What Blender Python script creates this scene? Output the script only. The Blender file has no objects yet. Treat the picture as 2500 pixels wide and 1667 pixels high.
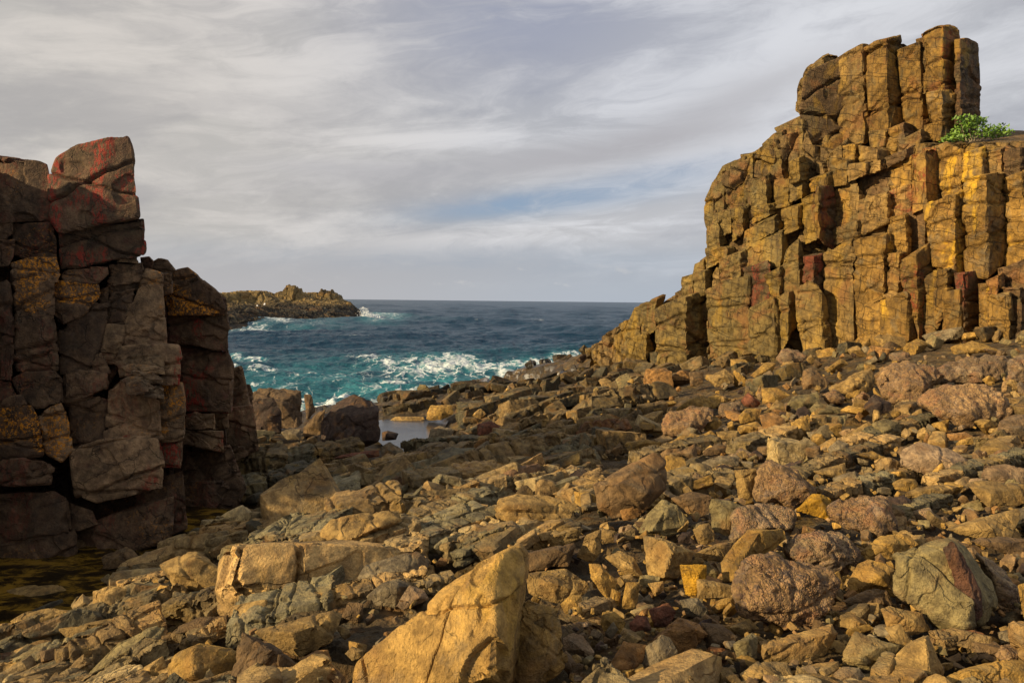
import bpy, bmesh, math, random
import numpy as np
from mathutils import Vector, Matrix
SC = bpy.context.scene
# ---------------------------------------------------------------- camera
F = 1667.0
CAMZ = 8.0
PITCH = math.radians(3.39); ROLL = math.radians(0.62)
RM = Matrix.Rotation(math.pi/2-PITCH, 3, 'X') @ Matrix.Rotation(ROLL, 3, 'Z')
cd = bpy.data.cameras.new('camera'); cam = bpy.data.objects.new('camera', cd)
SC.collection.objects.link(cam); SC.camera = cam
cd.sensor_width = 36; cd.lens = 24; cd.clip_end = 60000; cd.clip_start = 0.05
cam.matrix_world = Matrix.Translation((0, 0, CAMZ)) @ RM.to_4x4()
# ---------------------------------------------------------------- exposure
SC.view_settings.view_transform = 'Standard'; SC.view_settings.look = 'None'
SC.view_settings.exposure = 0.50; SC.view_settings.gamma = 1.0
# ---------------------------------------------------------------- sun
SAZ, SEL = math.radians(24), math.radians(21)
sdir = Vector((-math.cos(SAZ)*math.cos(SEL), -math.sin(SAZ)*math.cos(SEL), math.sin(SEL)))
sd = bpy.data.lights.new('sun', 'SUN'); sd.energy = 5.0; sd.angle = math.radians(0.6); sd.color = (1.0, 0.78, 0.45)
so = bpy.data.objects.new('sun', sd); SC.collection.objects.link(so)
so.rotation_euler = sdir.to_track_quat('Z', 'Y').to_euler()
# ---------------------------------------------------------------- node helpers
class NB:
    def __init__(s, tree): s.t = tree; s.n = tree.nodes; s.l = tree.links
    def node(s, typ, **kw):
        n = s.n.new(typ)
        for k, v in kw.items(): setattr(n, k, v)
        return n
    def put(s, sock, v):
        if isinstance(v, bpy.types.NodeSocket): s.l.new(v, sock)
        elif v is not None: sock.default_value = v
    def math(s, op, a, b=None, c=None, clamp=False):
        n = s.node('ShaderNodeMath', operation=op, use_clamp=clamp)
        s.put(n.inputs[0], a)
        if b is not None: s.put(n.inputs[1], b)
        if c is not None: s.put(n.inputs[2], c)
        return n.outputs[0]
    def vmath(s, op, a, b=None):
        n = s.node('ShaderNodeVectorMath', operation=op)
        s.put(n.inputs[0], a)
        if b is not None: s.put(n.inputs[1], b)
        return n.outputs[0]
    def noise(s, vec, scale, detail=4, rough=0.55, dist=0.0, col=False, lac=2.0):
        n = s.node('ShaderNodeTexNoise'); s.put(n.inputs['Vector'], vec)
        n.inputs['Scale'].default_value = scale; n.inputs['Detail'].default_value = detail
        n.inputs['Roughness'].default_value = rough; n.inputs['Distortion'].default_value = dist
        n.inputs['Lacunarity'].default_value = lac
        return n.outputs['Color' if col else 'Fac']
    def step(s, v, lo, hi, a=0.0, b=1.0, smooth=True):
        n = s.node('ShaderNodeMapRange'); n.interpolation_type = 'SMOOTHSTEP' if smooth else 'LINEAR'
        s.put(n.inputs[0], v); n.inputs[1].default_value = lo; n.inputs[2].default_value = hi
        s.put(n.inputs[3], a); s.put(n.inputs[4], b)
        return n.outputs[0]
    def mix(s, f, a, b, mode='MIX'):
        n = s.node('ShaderNodeMix', data_type='RGBA', blend_type=mode)
        s.put(n.inputs[0], f)
        s.put(n.inputs[6], (*a, 1) if isinstance(a, tuple) and len(a) == 3 else a)
        s.put(n.inputs[7], (*b, 1) if isinstance(b, tuple) and len(b) == 3 else b)
        return n.outputs[2]
    def xyz(s, x, y, z):
        n = s.node('ShaderNodeCombineXYZ')
        for i, v in enumerate((x, y, z)): s.put(n.inputs[i], v)
        return n.outputs[0]
    def sep(s, v):
        n = s.node('ShaderNodeSeparateXYZ'); s.put(n.inputs[0], v); return n.outputs
# ---------------------------------------------------------------- sky
W = bpy.data.worlds.new('World'); SC.world = W; W.use_nodes = True
def build_world():
    t = W.node_tree; t.nodes.clear(); b = NB(t)
    out = b.node('ShaderNodeOutputWorld'); bg = b.node('ShaderNodeBackground')
    bg.inputs['Strength'].default_value = 0.090
    t.links.new(bg.outputs[0], out.inputs[0])
    sk = b.node('ShaderNodeTexSky', sky_type='NISHITA'); sk.sun_disc = False
    sk.sun_elevation = SEL; sk.sun_rotation = math.radians(270)-SAZ
    sk.air_density = 1.0; sk.dust_density = 1.5; sk.ozone_density = 1.2
    g = b.node('ShaderNodeNewGeometry').outputs['Position']
    d = b.vmath('NORMALIZE', g)
    x, y, z = b.sep(d)
    zz = b.math('MAXIMUM', z, 0.0)
    zs = b.math('ADD', zz, 0.09)
    px = b.math('DIVIDE', x, zs); py = b.math('DIVIDE', y, zs)
    pv = b.xyz(px, py, 0.0)
    # bands follow a slant to the upper right
    az = b.math('ARCTAN2', x, y)
    ev = b.math('ARCSINE', zz)
    sl = b.math('SUBTRACT', ev, b.math('MULTIPLY', az, 0.10))
    wv = b.xyz(b.math('MULTIPLY', az, 1.6), b.math('MULTIPLY', sl, 7.0), 0.0)
    warp = b.noise(wv, 1.6, 3, 0.5, col=True)
    wv2 = b.vmath('ADD', wv, b.vmath('MULTIPLY', warp, (0.9, 0.9, 0.0)))
    wisps = b.noise(wv2, 1.35, 10, 0.66)
    big = b.noise(b.vmath('ADD', wv, (3.7, 1.3, 0)), 0.55, 4, 0.5)
    soft = b.noise(b.vmath('ADD', b.xyz(b.math('MULTIPLY', az, 3.4), b.math('MULTIPLY', sl, 9.0), 2.0), (9.1, 0, 0)), 1.1, 8, 0.62)
    def blob(a0, e0, ra, re, sh=0.0):   # a broad soft mass at a fixed bearing of the sky
        da = b.math('SUBTRACT', az, a0)
        de = b.math('SUBTRACT', b.math('SUBTRACT', ev, e0), b.math('MULTIPLY', da, sh))
        q = b.math('ADD', b.math('POWER', b.math('DIVIDE', da, ra), 2.0), b.math('POWER', b.math('ABSOLUTE', b.math('DIVIDE', de, re)), 2.0))
        return b.math('EXPONENT', b.math('MULTIPLY', q, -1.0))
    grey = b.mix(b.step(az, -0.55, 0.5), (3.95, 3.80, 3.62), (3.75, 3.85, 4.15))
    white = b.mix(b.step(az, -0.6, 0.3), (5.5, 5.15, 4.8), (5.5, 5.6, 5.9))
    blue = b.mix(b.step(ev, 0.10, 0.33), (2.15, 2.90, 4.00), (2.75, 2.90, 3.65))
    blue = b.mix(0.12, blue, sk.outputs[0])
    col = b.mix(b.step(wisps, 0.40, 0.60), grey, b.mix(b.step(soft, 0.3, 0.7), grey, white))
    col = b.mix(b.math('MULTIPLY', b.step(soft, 0.54, 0.40), 0.75), col, b.mix(b.step(az, -0.5, 0.3), (3.15, 3.05, 3.05), (2.95, 3.05, 3.4)))
    # brighter masses
    wm = b.math('ADD', b.math('MULTIPLY', blob(0.42, 0.30, 0.26, 0.16, 0.3), 0.95), b.math('MULTIPLY', blob(-0.34, 0.38, 0.28, 0.20, 0.0), 0.75))
    wm = b.math('ADD', wm, b.math('MULTIPLY', blob(0.12, 0.105, 0.34, 0.025, 0.10), 0.95))
    wm = b.math('ADD', wm, b.math('MULTIPLY', blob(-0.07, 0.225, 0.16, 0.012, 0.03), 0.85))
    wm = b.math('MULTIPLY', wm, b.step(wisps, 0.36, 0.60, 0.15, 1.25))
    col = b.mix(b.math('MINIMUM', wm, 1.0), col, white)
    # blue gaps
    bm = b.math('ADD', blob(0.06, 0.147, 0.20, 0.020, 0.13), b.math('MULTIPLY', blob(0.02, 0.40, 0.24, 0.13, 0.0), 0.75))
    bm = b.math('ADD', bm, b.math('MULTIPLY', blob(-0.06, 0.055, 0.5, 0.022, 0.0), 0.40))
    bm = b.math('ADD', bm, b.math('MULTIPLY', blob(0.25, 0.19, 0.10, 0.014, 0.1), 0.5))
    bm = b.math('MULTIPLY', bm, b.step(wisps, 0.64, 0.40, 0.40, 1.2))
    col = b.mix(b.math('MINIMUM', bm, 1.0), col, blue)
    # grey underside of the long bank
    gm = b.math('ADD', blob(0.08, 0.205, 0.33, 0.022, 0.12), b.math('MULTIPLY', blob(-0.22, 0.18, 0.15, 0.014, 0.0), 0.5))
    gm = b.math('ADD', gm, b.math('MULTIPLY', blob(0.32, 0.275, 0.16, 0.028, 0.3), 0.8))
    gm = b.math('MULTIPLY', gm, b.step(soft, 0.35, 0.6, 0.3, 1.0))
    col = b.mix(b.math('MINIMUM', b.math('MULTIPLY', gm, 0.8), 1.0), col, (3.5, 3.45, 3.65))
    # small cumulus along the horizon
    cv = b.xyz(b.math('MULTIPLY', az, 16.0), b.math('MULTIPLY', ev, 34.0), 0.0)
    cn = b.noise(cv, 0.9, 6, 0.6)
    cm = b.math('MULTIPLY', b.step(cn, 0.56, 0.72), b.math('MULTIPLY', b.step(ev, 0.017, 0.027), b.step(ev, 0.062, 0.035)))
    cm = b.math('MULTIPLY', cm, b.math('ADD', blob(0.0, 0.035, 0.22, 0.03), 0.1))
    hz = b.mix(b.step(ev, 0.10, 0.0), col, b.mix(b.step(az, -0.4, 0.25), (3.7, 3.65, 3.75), (3.4, 3.75, 4.25)))
    hz = b.mix(b.math('MULTIPLY', cm, 0.75), hz, (5.3, 5.1, 4.9))
    t.links.new(hz, bg.inputs['Color'])
build_world()
# ---------------------------------------------------------------- numpy noise
U32 = np.uint32
def _h(ix, iy, iz, seed):
    with np.errstate(over='ignore'):
        h = ix.astype(U32)*U32(374761393) + iy.astype(U32)*U32(668265263) + iz.astype(U32)*U32(2246822519) + U32((seed*3266489917) & 0xffffffff)
        h = (h ^ (h >> U32(15)))*U32(2246822519); h = (h ^ (h >> U32(13)))*U32(3266489917)
        return h ^ (h >> U32(16))
def perlin(p, seed=0):
    p = np.asarray(p, np.float32); out = np.empty(len(p), np.float32); CH = 200000
    for s in range(0, len(p), CH):
        q = p[s:s+CH]; i = np.floor(q).astype(np.int64); f = q-i
        u = f*f*f*(f*(f*6-15)+10); r = []
        for dx in (0, 1):
            for dy in (0, 1):
                for dz in (0, 1):
                    h = _h(i[:, 0]+dx, i[:, 1]+dy, i[:, 2]+dz, seed)
                    gx = (h & U32(1023)).astype(np.float32)/511.5-1
                    gy = ((h >> U32(10)) & U32(1023)).astype(np.float32)/511.5-1
                    gz = ((h >> U32(20)) & U32(1023)).astype(np.float32)/511.5-1
                    r.append(gx*(f[:, 0]-dx)+gy*(f[:, 1]-dy)+gz*(f[:, 2]-dz))
        ux, uy, uz = u[:, 0], u[:, 1], u[:, 2]
        l = lambda a, b, t: a+(b-a)*t
        out[s:s+CH] = l(l(l(r[0], r[1], uz), l(r[2], r[3], uz), uy), l(l(r[4], r[5], uz), l(r[6], r[7], uz), uy), ux)
    return out
def fbm(p, oct=4, seed=0, gain=0.5, ridged=False):
    p = np.asarray(p, np.float32); s = np.zeros(len(p), np.float32); a = 1.0
    for o in range(oct):
        n = perlin(p*(2.03**o), seed+o*17)
        s += a*((0.35-np.abs(n))*2 if ridged else n); a *= gain
    return s
def rnd(ix, iy, seed, k):
    z = np.full_like(ix, k); return _h(ix, iy, z, seed).astype(np.float64)/4294967295.0
def voro(x, y, seed=0, jit=0.9):
    """F1, F2 distance, cell key and vector to the cell's seed point"""
    ix = np.floor(x).astype(np.int64); iy = np.floor(y).astype(np.int64)
    f1 = np.full(len(x), 9.0); f2 = np.full(len(x), 9.0)
    kx = np.zeros(len(x), np.int64); ky = np.zeros(len(x), np.int64); vx = np.zeros(len(x)); vy = np.zeros(len(x))
    for a in (-1, 0, 1):
        for b in (-1, 0, 1):
            cx, cy = ix+a, iy+b
            sx = cx+0.5+jit*(rnd(cx, cy, seed, 1)-0.5); sy = cy+0.5+jit*(rnd(cx, cy, seed, 2)-0.5)
            dx, dy = x-sx, y-sy; d = np.sqrt(dx*dx+dy*dy)
            m = d < f1
            f2 = np.where(m, f1, np.minimum(f2, d))
            f1 = np.where(m, d, f1); kx = np.where(m, cx, kx); ky = np.where(m, cy, ky)
            vx = np.where(m, dx, vx); vy = np.where(m, dy, vy)
    return f1, f2, kx, ky, vx, vy
def sstep(x, a, b):
    t = np.clip((x-a)/(b-a), 0, 1); return t*t*(3-2*t)
# ---------------------------------------------------------------- places
RN = np.array(RM)
def P(u, v, Y):
    u = np.asarray(u, float); v = np.asarray(v, float); Y = np.asarray(Y, float)
    u, v, Y = np.broadcast_arrays(u, v, Y)
    d = np.stack([(u-1250)/F, -(v-833.5)/F, -np.ones_like(u)], -1)@RN.T
    k = Y/d[..., 1]
    p = d*k[..., None]; p[..., 2] += CAMZ
    return p
def proj(p):
    q = (np.asarray(p)-np.array([0, 0, CAMZ]))@RN
    return 1250+F*q[..., 0]/-q[..., 2], 833.5-F*q[..., 1]/-q[..., 2]
class TPS:
    def __init__(s, pts, smooth=0.0):
        p = np.array(pts, float); s.c = p[:, :2]; z = p[:, 2]; n = len(p)
        K = s.k(np.linalg.norm(s.c[:, None]-s.c[None], axis=2))+np.eye(n)*smooth
        Q = np.hstack([np.ones((n, 1)), s.c]); A = np.block([[K, Q], [Q.T, np.zeros((3, 3))]])
        s.w = np.linalg.solve(A, np.concatenate([z, np.zeros(3)]))
    @staticmethod
    def k(r): return np.where(r > 1e-9, r*r*np.log(np.maximum(r, 1e-9)), 0)
    def __call__(s, x, y):
        x = np.atleast_1d(np.asarray(x, float)); y = np.atleast_1d(np.asarray(y, float)); out = np.empty(len(x))
        for i in range(0, len(x), 50000):
            X = np.stack([x[i:i+50000], y[i:i+50000]], 1)
            r = np.linalg.norm(X[:, None]-s.c[None], axis=2)
            out[i:i+50000] = s.k(r)@s.w[:-3]+s.w[-3]+X@s.w[-2:]
        return out
# ---------------------------------------------------------------- ground shape
GP = [(-700,1750,7.5),(-350,1700,7.5),(0,1667,7.6),(400,1667,5.8),(900,1667,4.7),(1400,1667,4.4),(2000,1667,4.3),(2500,1667,4.3),(3100,1700,4.2),
 (0,1560,9.4),(500,1500,8.2),(1000,1500,6.5),(1500,1500,5.9),(2000,1500,5.6),(2500,1500,5.5),(3100,1500,5.5),
 (-500,1450,13.5),(250,1440,11.6),(450,1370,12.2),(700,1330,11.2),(950,1330,9.6),(1250,1330,8.5),(1600,1350,8),(2000,1350,7.3),(2500,1350,7),(3100,1350,7),
 (620,1270,14.2),(800,1200,16.0),(1000,1190,15.2),(1250,1200,13.7),(1600,1200,12),(2000,1200,10.5),(2500,1200,9.5),(3100,1200,9),
 (640,1100,25),(800,1120,23),(950,1110,25),(1250,1100,21),(1600,1100,18),(2000,1100,14.5),(2500,1100,12),(3100,1100,11),
 (640,1050,30),(760,1040,32),(1000,1060,33),(1250,1000,33),(1600,1000,27),(2000,1000,21),(2500,1000,16),(3100,1000,15),
 (780,985,45),(1000,975,50),(1250,930,46),(1600,930,38),(2000,920,28),(2500,900,22),(3100,880,20),
 (1070,940,58),(1180,900,66),(1290,878,74),(1400,850,80),(1500,880,58),(1800,880,43),(2100,850,38),(2500,820,30),(3100,800,28),
 (1500,835,68),(1650,830,62)]
pts = [P(u, v, Y) for (u, v, Y) in GP]
pts = [tuple(p) for p in pts]
# channel and pool beds, the sea bed beyond the ridge
for (u, v, z0) in ((-100,1640,2.1),(70,1530,2.1),(200,1410,2.1),(330,1350,2.0),(460,1300,2.0),(560,1245,2.0),(650,1195,2.1)):
    d = P(u, v, 1.0)-np.array([0, 0, CAMZ]); k = (z0-CAMZ)/d[2]; pts.append(tuple(d*k+np.array([0, 0, CAMZ])))
pts += [(-30,20,3.0),(-18,22,2.4),(-22,34,0.5),(-11,36,0.6),(-14,48,-2.0),(-9,54,-2.0),(-2,62,-2.2),(1,72,-2.5),(3,88,-3),(9,100,-3.5),(17,115,-4),(28,120,-3),(-26,70,-4),(-12,95,-5),(45,100,2),(30,60,4),(50,60,6)]
GROUND = TPS(pts, 0.3)
def gz(x, y):
    x = np.atleast_1d(np.asarray(x, float)); y = np.atleast_1d(np.asarray(y, float)); z = GROUND(x, y)
    r = 1250+F*x/y*0.998   # bearing
    crest = np.interp(r, [500, 700, 820, 940, 1000, 1060, 1120, 1180, 1240, 1300, 1360, 1420, 1480, 1560, 1640], [1016, 1006, 988, 978, 966, 955, 928, 911, 895, 883, 873, 856, 834, 810, 780])
    hor = 735+(r-1250)*0.0108
    lim = CAMZ-y*(crest-hor)/F-0.1
    w = sstep(y, 38, 48)*sstep(r, 1700, 1600)
    z = z*(1-w)+np.minimum(z, lim)*w
    end = np.interp(r, [500, 880, 940, 1000, 1060, 1120, 1180, 1240, 1300, 1400, 1500, 1700], [44, 50, 52, 55, 60, 66, 71, 77, 83, 92, 100, 108])
    return z-6*sstep(y-end, -2, 5)*sstep(r, 1800, 1700)
def ground_hit(u, v, lo=3.6, hi=110.0):
    ys = 1/np.linspace(1/lo, 1/hi, 500); p = P(u, v, ys); h = gz(p[:, 0], p[:, 1])
    k = np.argmax(p[:, 2] < h); return float(ys[k]) if (p[:, 2] < h).any() else hi
# ---------------------------------------------------------------- mesh helpers
def link(name, verts, faces, mat, parent=None, loc=None, smooth=True, attrs=None, rgb=None):
    me = bpy.data.meshes.new(name)
    v = np.asarray(verts, np.float64)
    if loc is None: loc = np.zeros(3)
    v = (v-np.asarray(loc)).astype(np.float32)
    f = np.asarray(faces, np.int32)
    me.vertices.add(len(v)); me.vertices.foreach_set('co', v.ravel())
    me.loops.add(f.size); me.loops.foreach_set('vertex_index', f.ravel())
    me.polygons.add(len(f)); me.polygons.foreach_set('loop_start', np.arange(len(f), dtype=np.int32)*f.shape[1])
    me.polygons.foreach_set('use_smooth', np.full(len(f), smooth))
    for k, a in (attrs or {}).items():
        if a.ndim == 2:
            at = me.attributes.new(k, 'FLOAT_COLOR', 'POINT'); at.data.foreach_set('color', np.hstack([a, np.ones((len(a), 1))]).astype(np.float32).ravel())
        else:
            at = me.attributes.new(k, 'FLOAT', 'POINT'); at.data.foreach_set('value', a.astype(np.float32))
    me.update(); me.validate()
    me.materials.append(mat)
    o = bpy.data.objects.new(name, me); SC.collection.objects.link(o)
    if parent is not None:
        o.parent = parent; o.location = Vector(loc)-parent.location
    else: o.location = loc
    if rgb is not None: o.color = (*rgb, 1)
    return o
def tag(o, label=None, cat=None, group=None, kind=None):
    if label: o['label'] = label
    if cat: o['category'] = cat
    if group: o['group'] = group
    if kind: o['kind'] = kind
    return o
def empty(name, loc):
    o = bpy.data.objects.new(name, None); SC.collection.objects.link(o); o.location = loc; o.empty_display_size = 0.3
    return o
_bc = {}
def boxgrid(nx, ny, nz):
    key = (nx, ny, nz)
    if key in _bc: return _bc[key]
    n = np.array(key); V = []; Q = []; off = 0
    for ax in range(3):
        a, b = [(1, 2), (2, 0), (0, 1)][ax]
        A, B = np.meshgrid(np.arange(n[a]+1), np.arange(n[b]+1), indexing='ij')
        idx = np.arange(A.size).reshape(A.shape)
        q = np.stack([idx[:-1, :-1], idx[1:, :-1], idx[1:, 1:], idx[:-1, 1:]], -1).reshape(-1, 4)
        for side in (0, 1):
            v = np.zeros((A.size, 3), int); v[:, a] = A.ravel(); v[:, b] = B.ravel(); v[:, ax] = n[ax]*side
            V.append(v); Q.append((q if side else q[:, ::-1])+off); off += A.size
    V = np.vstack(V); Q = np.vstack(Q)
    key1 = V[:, 0]*10**8+V[:, 1]*10**4+V[:, 2]
    _, first, inv = np.unique(key1, return_index=True, return_inverse=True)
    r = (V[first]/n*2-1, inv.reshape(-1)[Q]); _bc[key] = r; return r
def hull_planes(pts):
    bm = bmesh.new()
    for p in pts: bm.verts.new(p)
    bmesh.ops.convex_hull(bm, input=bm.verts[:])
    used = [v for v in bm.verts if v.link_faces]
    c = np.mean([v.co[:] for v in used], axis=0)
    pl = []
    for f in bm.faces:
        f.normal_update(); n = np.array(f.normal[:]); h = float(n@(np.array(f.verts[0].co[:])-c))
        if h < 0: n, h = -n, -h
        if h < 1e-4: continue
        for q in pl:
            if q[0]@n > 0.9995 and abs(q[1]-h) < 0.02: break
        else: pl.append((n, h))
    bb = np.array([v.co[:] for v in used]); bm.free()
    return c, np.array([q[0] for q in pl]), np.array([q[1] for q in pl]), bb.min(0), bb.max(0)
def solid(pts, cell, seed=0, chips=6, p=26, amp=0.035, cracks=2, crackn=None, crackw=2.2, crackd=0.05, scoria=0.0, maxn=170, minn=7, oct=4, chipd=(0.80, 0.96), strata=0.0, flake=0.022):
    """a worn rock: convex hull of pts, extra facets knocked off, noise and joint cracks; dense mesh"""
    rs = np.random.RandomState(seed % (2**31)); pts = np.asarray(pts, float)
    c, N, H, lo, hi = hull_planes(pts)
    half = (hi-lo)/2; size = float(np.cbrt(np.prod(half)))*2
    rel = pts-c
    for k in range(chips):
        n = rs.normal(size=3)/np.maximum(half, 1e-3); n /= np.linalg.norm(n)
        s = (rel@n).max()*rs.uniform(*chipd)
        N = np.vstack([N, n]); H = np.append(H, s)
    nn = [int(np.clip(2*h/cell, minn, maxn)) for h in half]
    q, faces = boxgrid(*nn)
    q = q*half
    A = np.maximum(q@N.T/H, 1e-6); mx = A.max(1, keepdims=True)
    B = (A/mx)**p; S = B.sum(1, keepdims=True)
    g = mx*S**(1/p)
    pos = q/g
    wgt = (A/mx)**(p-1)
    nor = (wgt/H)@N; nor /= np.linalg.norm(nor, axis=1, keepdims=True)
    w = pos+c; o = rs.uniform(-50, 50, 3)
    sc = 1.0/size
    if scoria > 0:
        f = scoria*size*(1.5*fbm(w*sc*1.9+o, 3, seed)+0.26*fbm(w*sc*11+o, 3, seed+5, 0.65)-0.25*np.maximum(perlin(w*sc*14+o, seed+9), 0.1))
        pits = np.maximum(perlin(w*sc*5+o, seed+11)-0.25, 0)
        f -= pits*size*scoria*1.2
    else:
        f = amp*size*(0.32*fbm(w*sc*1.8+o, 2, seed, 0.5)+0.16*fbm(w*sc*6+o, oct-1, seed+3, 0.55, ridged=True)+0.22*fbm(w*sc*9+o, 2, seed+4, 0.6))
        f -= flake*size*sstep(perlin(w*sc*2.3+o+5, seed+6)+0.25*perlin(w*sc*7+o, seed+8), 0.14, 0.17)
        f -= 0.5*flake*size*sstep(perlin(w*sc*4.6+o+9, seed+7), 0.16, 0.21)
    for k in range(cracks):
        n = rs.normal(size=3) if crackn is None else np.array(crackn[k % len(crackn)])+rs.normal(size=3)*0.10
        n /= np.linalg.norm(n); cc = rs.uniform(-0.75, 0.75)*np.abs(n*half).sum()*0.8
        d = pos@n-cc+0.05*size*perlin(w*sc*3+o+k*7, seed+20+k)+0.02*size*perlin(w*sc*9+o+k*7, seed+30+k)
        wd = cell*crackw*0.5
        f -= crackd*size*np.exp(-(d/wd)**2)*(0.6+0.8*np.clip(perlin(w*sc*2+o-k, seed+40+k)+0.4, 0, 1))
        f += rs.uniform(-0.35, 0.35)*amp*size*np.tanh(d/wd)
    if strata > 0:
        d = (w@np.array([0.15, 0.1, 1.0]))/strata+0.6*fbm(w*0.8+o, 2, seed+60)
        f -= 0.10*strata*np.abs(np.sin(d*math.pi))**8*2
    return pos+nor*f[:, None]+c, faces, c, size
REG = {'L1': (0,300,3.357), 'L2': (0,700,3.357), 'L3': (0,1167,3.136), 'M4': (550,850,3.136), 'M5': (700,1167,3.136),
       'R6': (1350,1167,3.136), 'R7': (1750,1100,2.765), 'A': (1700,40,2.94), 'B': (1400,350,2.851), 'C': (1900,350,2.852), 'R4': (1400,800,2.138)}
def px(reg, pts):
    x0, y0, s = REG[reg]; return [(x0+p[0]/s, y0+p[1]/s) for p in pts]
# ---------------------------------------------------------------- materials
def rockmat(name, sc=1.0, tint='OBJ', rust=0.5, rustcol=(0.30, 0.145, 0.04), dark=0.5, darkcol=(0.045, 0.032, 0.022), grey=0.3, greycol=(0.17, 0.16, 0.12),
            yellow=0.0, red=0.0, lichen=0.0, streak=0.0, bump=0.6, rough=0.8, grain=0.0, wet=False, spec=0.25, cracks=0.5, fine=1.0, alb=0.72, crs=1.5, crv=(1, 1, 1), ckw=0.022, joints=0.0):
    m = bpy.data.materials.new(name); m.use_nodes = True; t = m.node_tree; t.nodes.clear(); b = NB(t)
    out = b.node('ShaderNodeOutputMaterial'); pr = b.node('ShaderNodeBsdfPrincipled'); t.links.new(pr.outputs[0], out.inputs[0])
    geo = b.node('ShaderNodeNewGeometry'); pos = geo.outputs['Position']
    if tint == 'OBJ': base = b.node('ShaderNodeObjectInfo').outputs['Color']
    else: base = b.node('ShaderNodeAttribute', attribute_name='tint').outputs['Color']
    base = b.mix(1.0, base, (alb, alb*0.97, alb*0.90), 'MULTIPLY')
    V = b.vmath('MULTIPLY', pos, (sc, sc, sc))
    n1 = b.noise(V, 0.9, 7, 0.62); n2 = b.noise(b.vmath('ADD', V, (13.1, 4.2, 7.7)), 1.6, 6, 0.6, 0.6)
    n3 = b.noise(b.vmath('ADD', V, (-7.1, 9.4, 2.7)), 2.6, 7, 0.65, 0.8); n4 = b.noise(V, 34*fine, 3, 0.7)
    col = b.mix(1.0, base, b.mix(b.step(n1, 0.30, 0.70, smooth=False), (0.50, 0.48, 0.46), (1.50, 1.46, 1.38)), 'MULTIPLY')
    n6 = b.noise(b.vmath('ADD', V, (31, 2, 5)), 6.5, 6, 0.65)
    col = b.mix(1.0, col, b.mix(b.step(n6, 0.36, 0.64), (0.62, 0.60, 0.60), (1.28, 1.26, 1.20)), 'MULTIPLY')
    if grey: col = b.mix(b.math('MULTIPLY', b.step(n3, 0.50, 0.66), grey), col, greycol)
    if rust: col = b.mix(b.math('MULTIPLY', b.step(n2, 0.52, 0.68), rust), col, rustcol)
    if yellow:
        ny = b.noise(b.vmath('ADD', b.vmath('MULTIPLY', V, (1, 1, 0.45)), (3.3, -6.2, 8.8)), 1.3, 6, 0.62, 0.5)
        col = b.mix(b.math('MULTIPLY', b.step(ny, 0.54, 0.64), yellow), col, (0.62, 0.36, 0.03))
    if dark: 
        nd = b.noise(b.vmath('ADD', V, (21.3, 1.2, -4.4)), 3.4, 8, 0.7, 0.5)
        col = b.mix(b.math('MULTIPLY', b.step(nd, 0.52, 0.70), dark), col, darkcol)
    if streak:
        ns = b.noise(b.vmath('MULTIPLY', V, (3.2, 3.2, 0.35)), 1.8, 5, 0.6)
        col = b.mix(b.math('MULTIPLY', b.step(ns, 0.55, 0.72), streak), col, darkcol)
    if red:
        nr = b.noise(b.vmath('ADD', b.vmath('MULTIPLY', pos, (1.0, 1.0, 0.6)), (5.5, 2.2, 3.1)), 1.1, 3, 0.5)
        nr2 = b.noise(b.vmath('MULTIPLY', pos, (3, 3, 1.2)), 5.0, 6, 0.7)
        k = b.math('MULTIPLY', b.step(nr, 0.50, 0.60), b.step(nr2, 0.46, 0.56))
        col = b.mix(b.math('MULTIPLY', k, red), col, (0.26, 0.035, 0.02))
    if lichen:
        nl = b.noise(b.vmath('ADD', pos, (1.5, 8.2, 3.1)), 0.9, 3, 0.5); nl2 = b.noise(pos, 14.0, 6, 0.8)
        nz_ = b.sep(geo.outputs['Normal'])[2]
        lo_ = 0.54 if lichen < 0.9 else 0.45
        k = b.math('MULTIPLY', b.step(b.math('ADD', nl, b.math('MULTIPLY', nz_, 0.03)), lo_, lo_+0.10), b.step(b.math('ADD', nl2, b.math('MULTIPLY', nz_, 0.03)), 0.55 if lichen < 0.9 else 0.50, 0.62 if lichen < 0.9 else 0.58))
        col = b.mix(b.math('MULTIPLY', k, lichen), col, (0.62, 0.24, 0.015))
    sp = b.step(n4, 0.30, 0.72, 0.80, 1.22, smooth=False)
    col = b.mix(1.0, col, b.xyz(sp, sp, sp), 'MULTIPLY')
    h = b.math('ADD', b.math('ADD', b.math('MULTIPLY', b.noise(V, 5.0, 10, 0.62), 0.45), b.math('MULTIPLY', b.noise(V, 17.0, 6, 0.7), 0.30)), b.math('MULTIPLY', n4, 0.15))
    if grain:
        gm = b.step(b.noise(b.vmath('ADD', V, (4, 4, 4)), 2.2, 4, 0.6), 0.35, 0.65)
        vg = b.node('ShaderNodeTexVoronoi', feature='F1'); b.put(vg.inputs['Vector'], V); vg.inputs['Scale'].default_value = 44; vg.inputs['Randomness'].default_value = 1
        cl = b.node('ShaderNodeTexVoronoi', feature='F1'); b.put(cl.inputs['Vector'], b.vmath('ADD', V, b.vmath('MULTIPLY', b.noise(V, 4, 2, 0.5, col=True), (0.2, 0.2, 0.2)))); cl.inputs['Scale'].default_value = 13
        r1 = b.sep(cl.outputs['Color'])[0]
        col = b.mix(b.math('MULTIPLY', b.step(r1, 0.80, 0.86), 0.6), col, (0.07, 0.055, 0.05))
        r2 = b.sep(vg.outputs['Color'])[1]
        col = b.mix(b.math('MULTIPLY', b.math('MULTIPLY', b.step(r2, 0.62, 0.70), 0.65), gm), col, (0.42, 0.24, 0.12))
        col = b.mix(b.math('MULTIPLY', b.step(r2, 0.18, 0.10), 0.5), col, (0.10, 0.055, 0.045))
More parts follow.
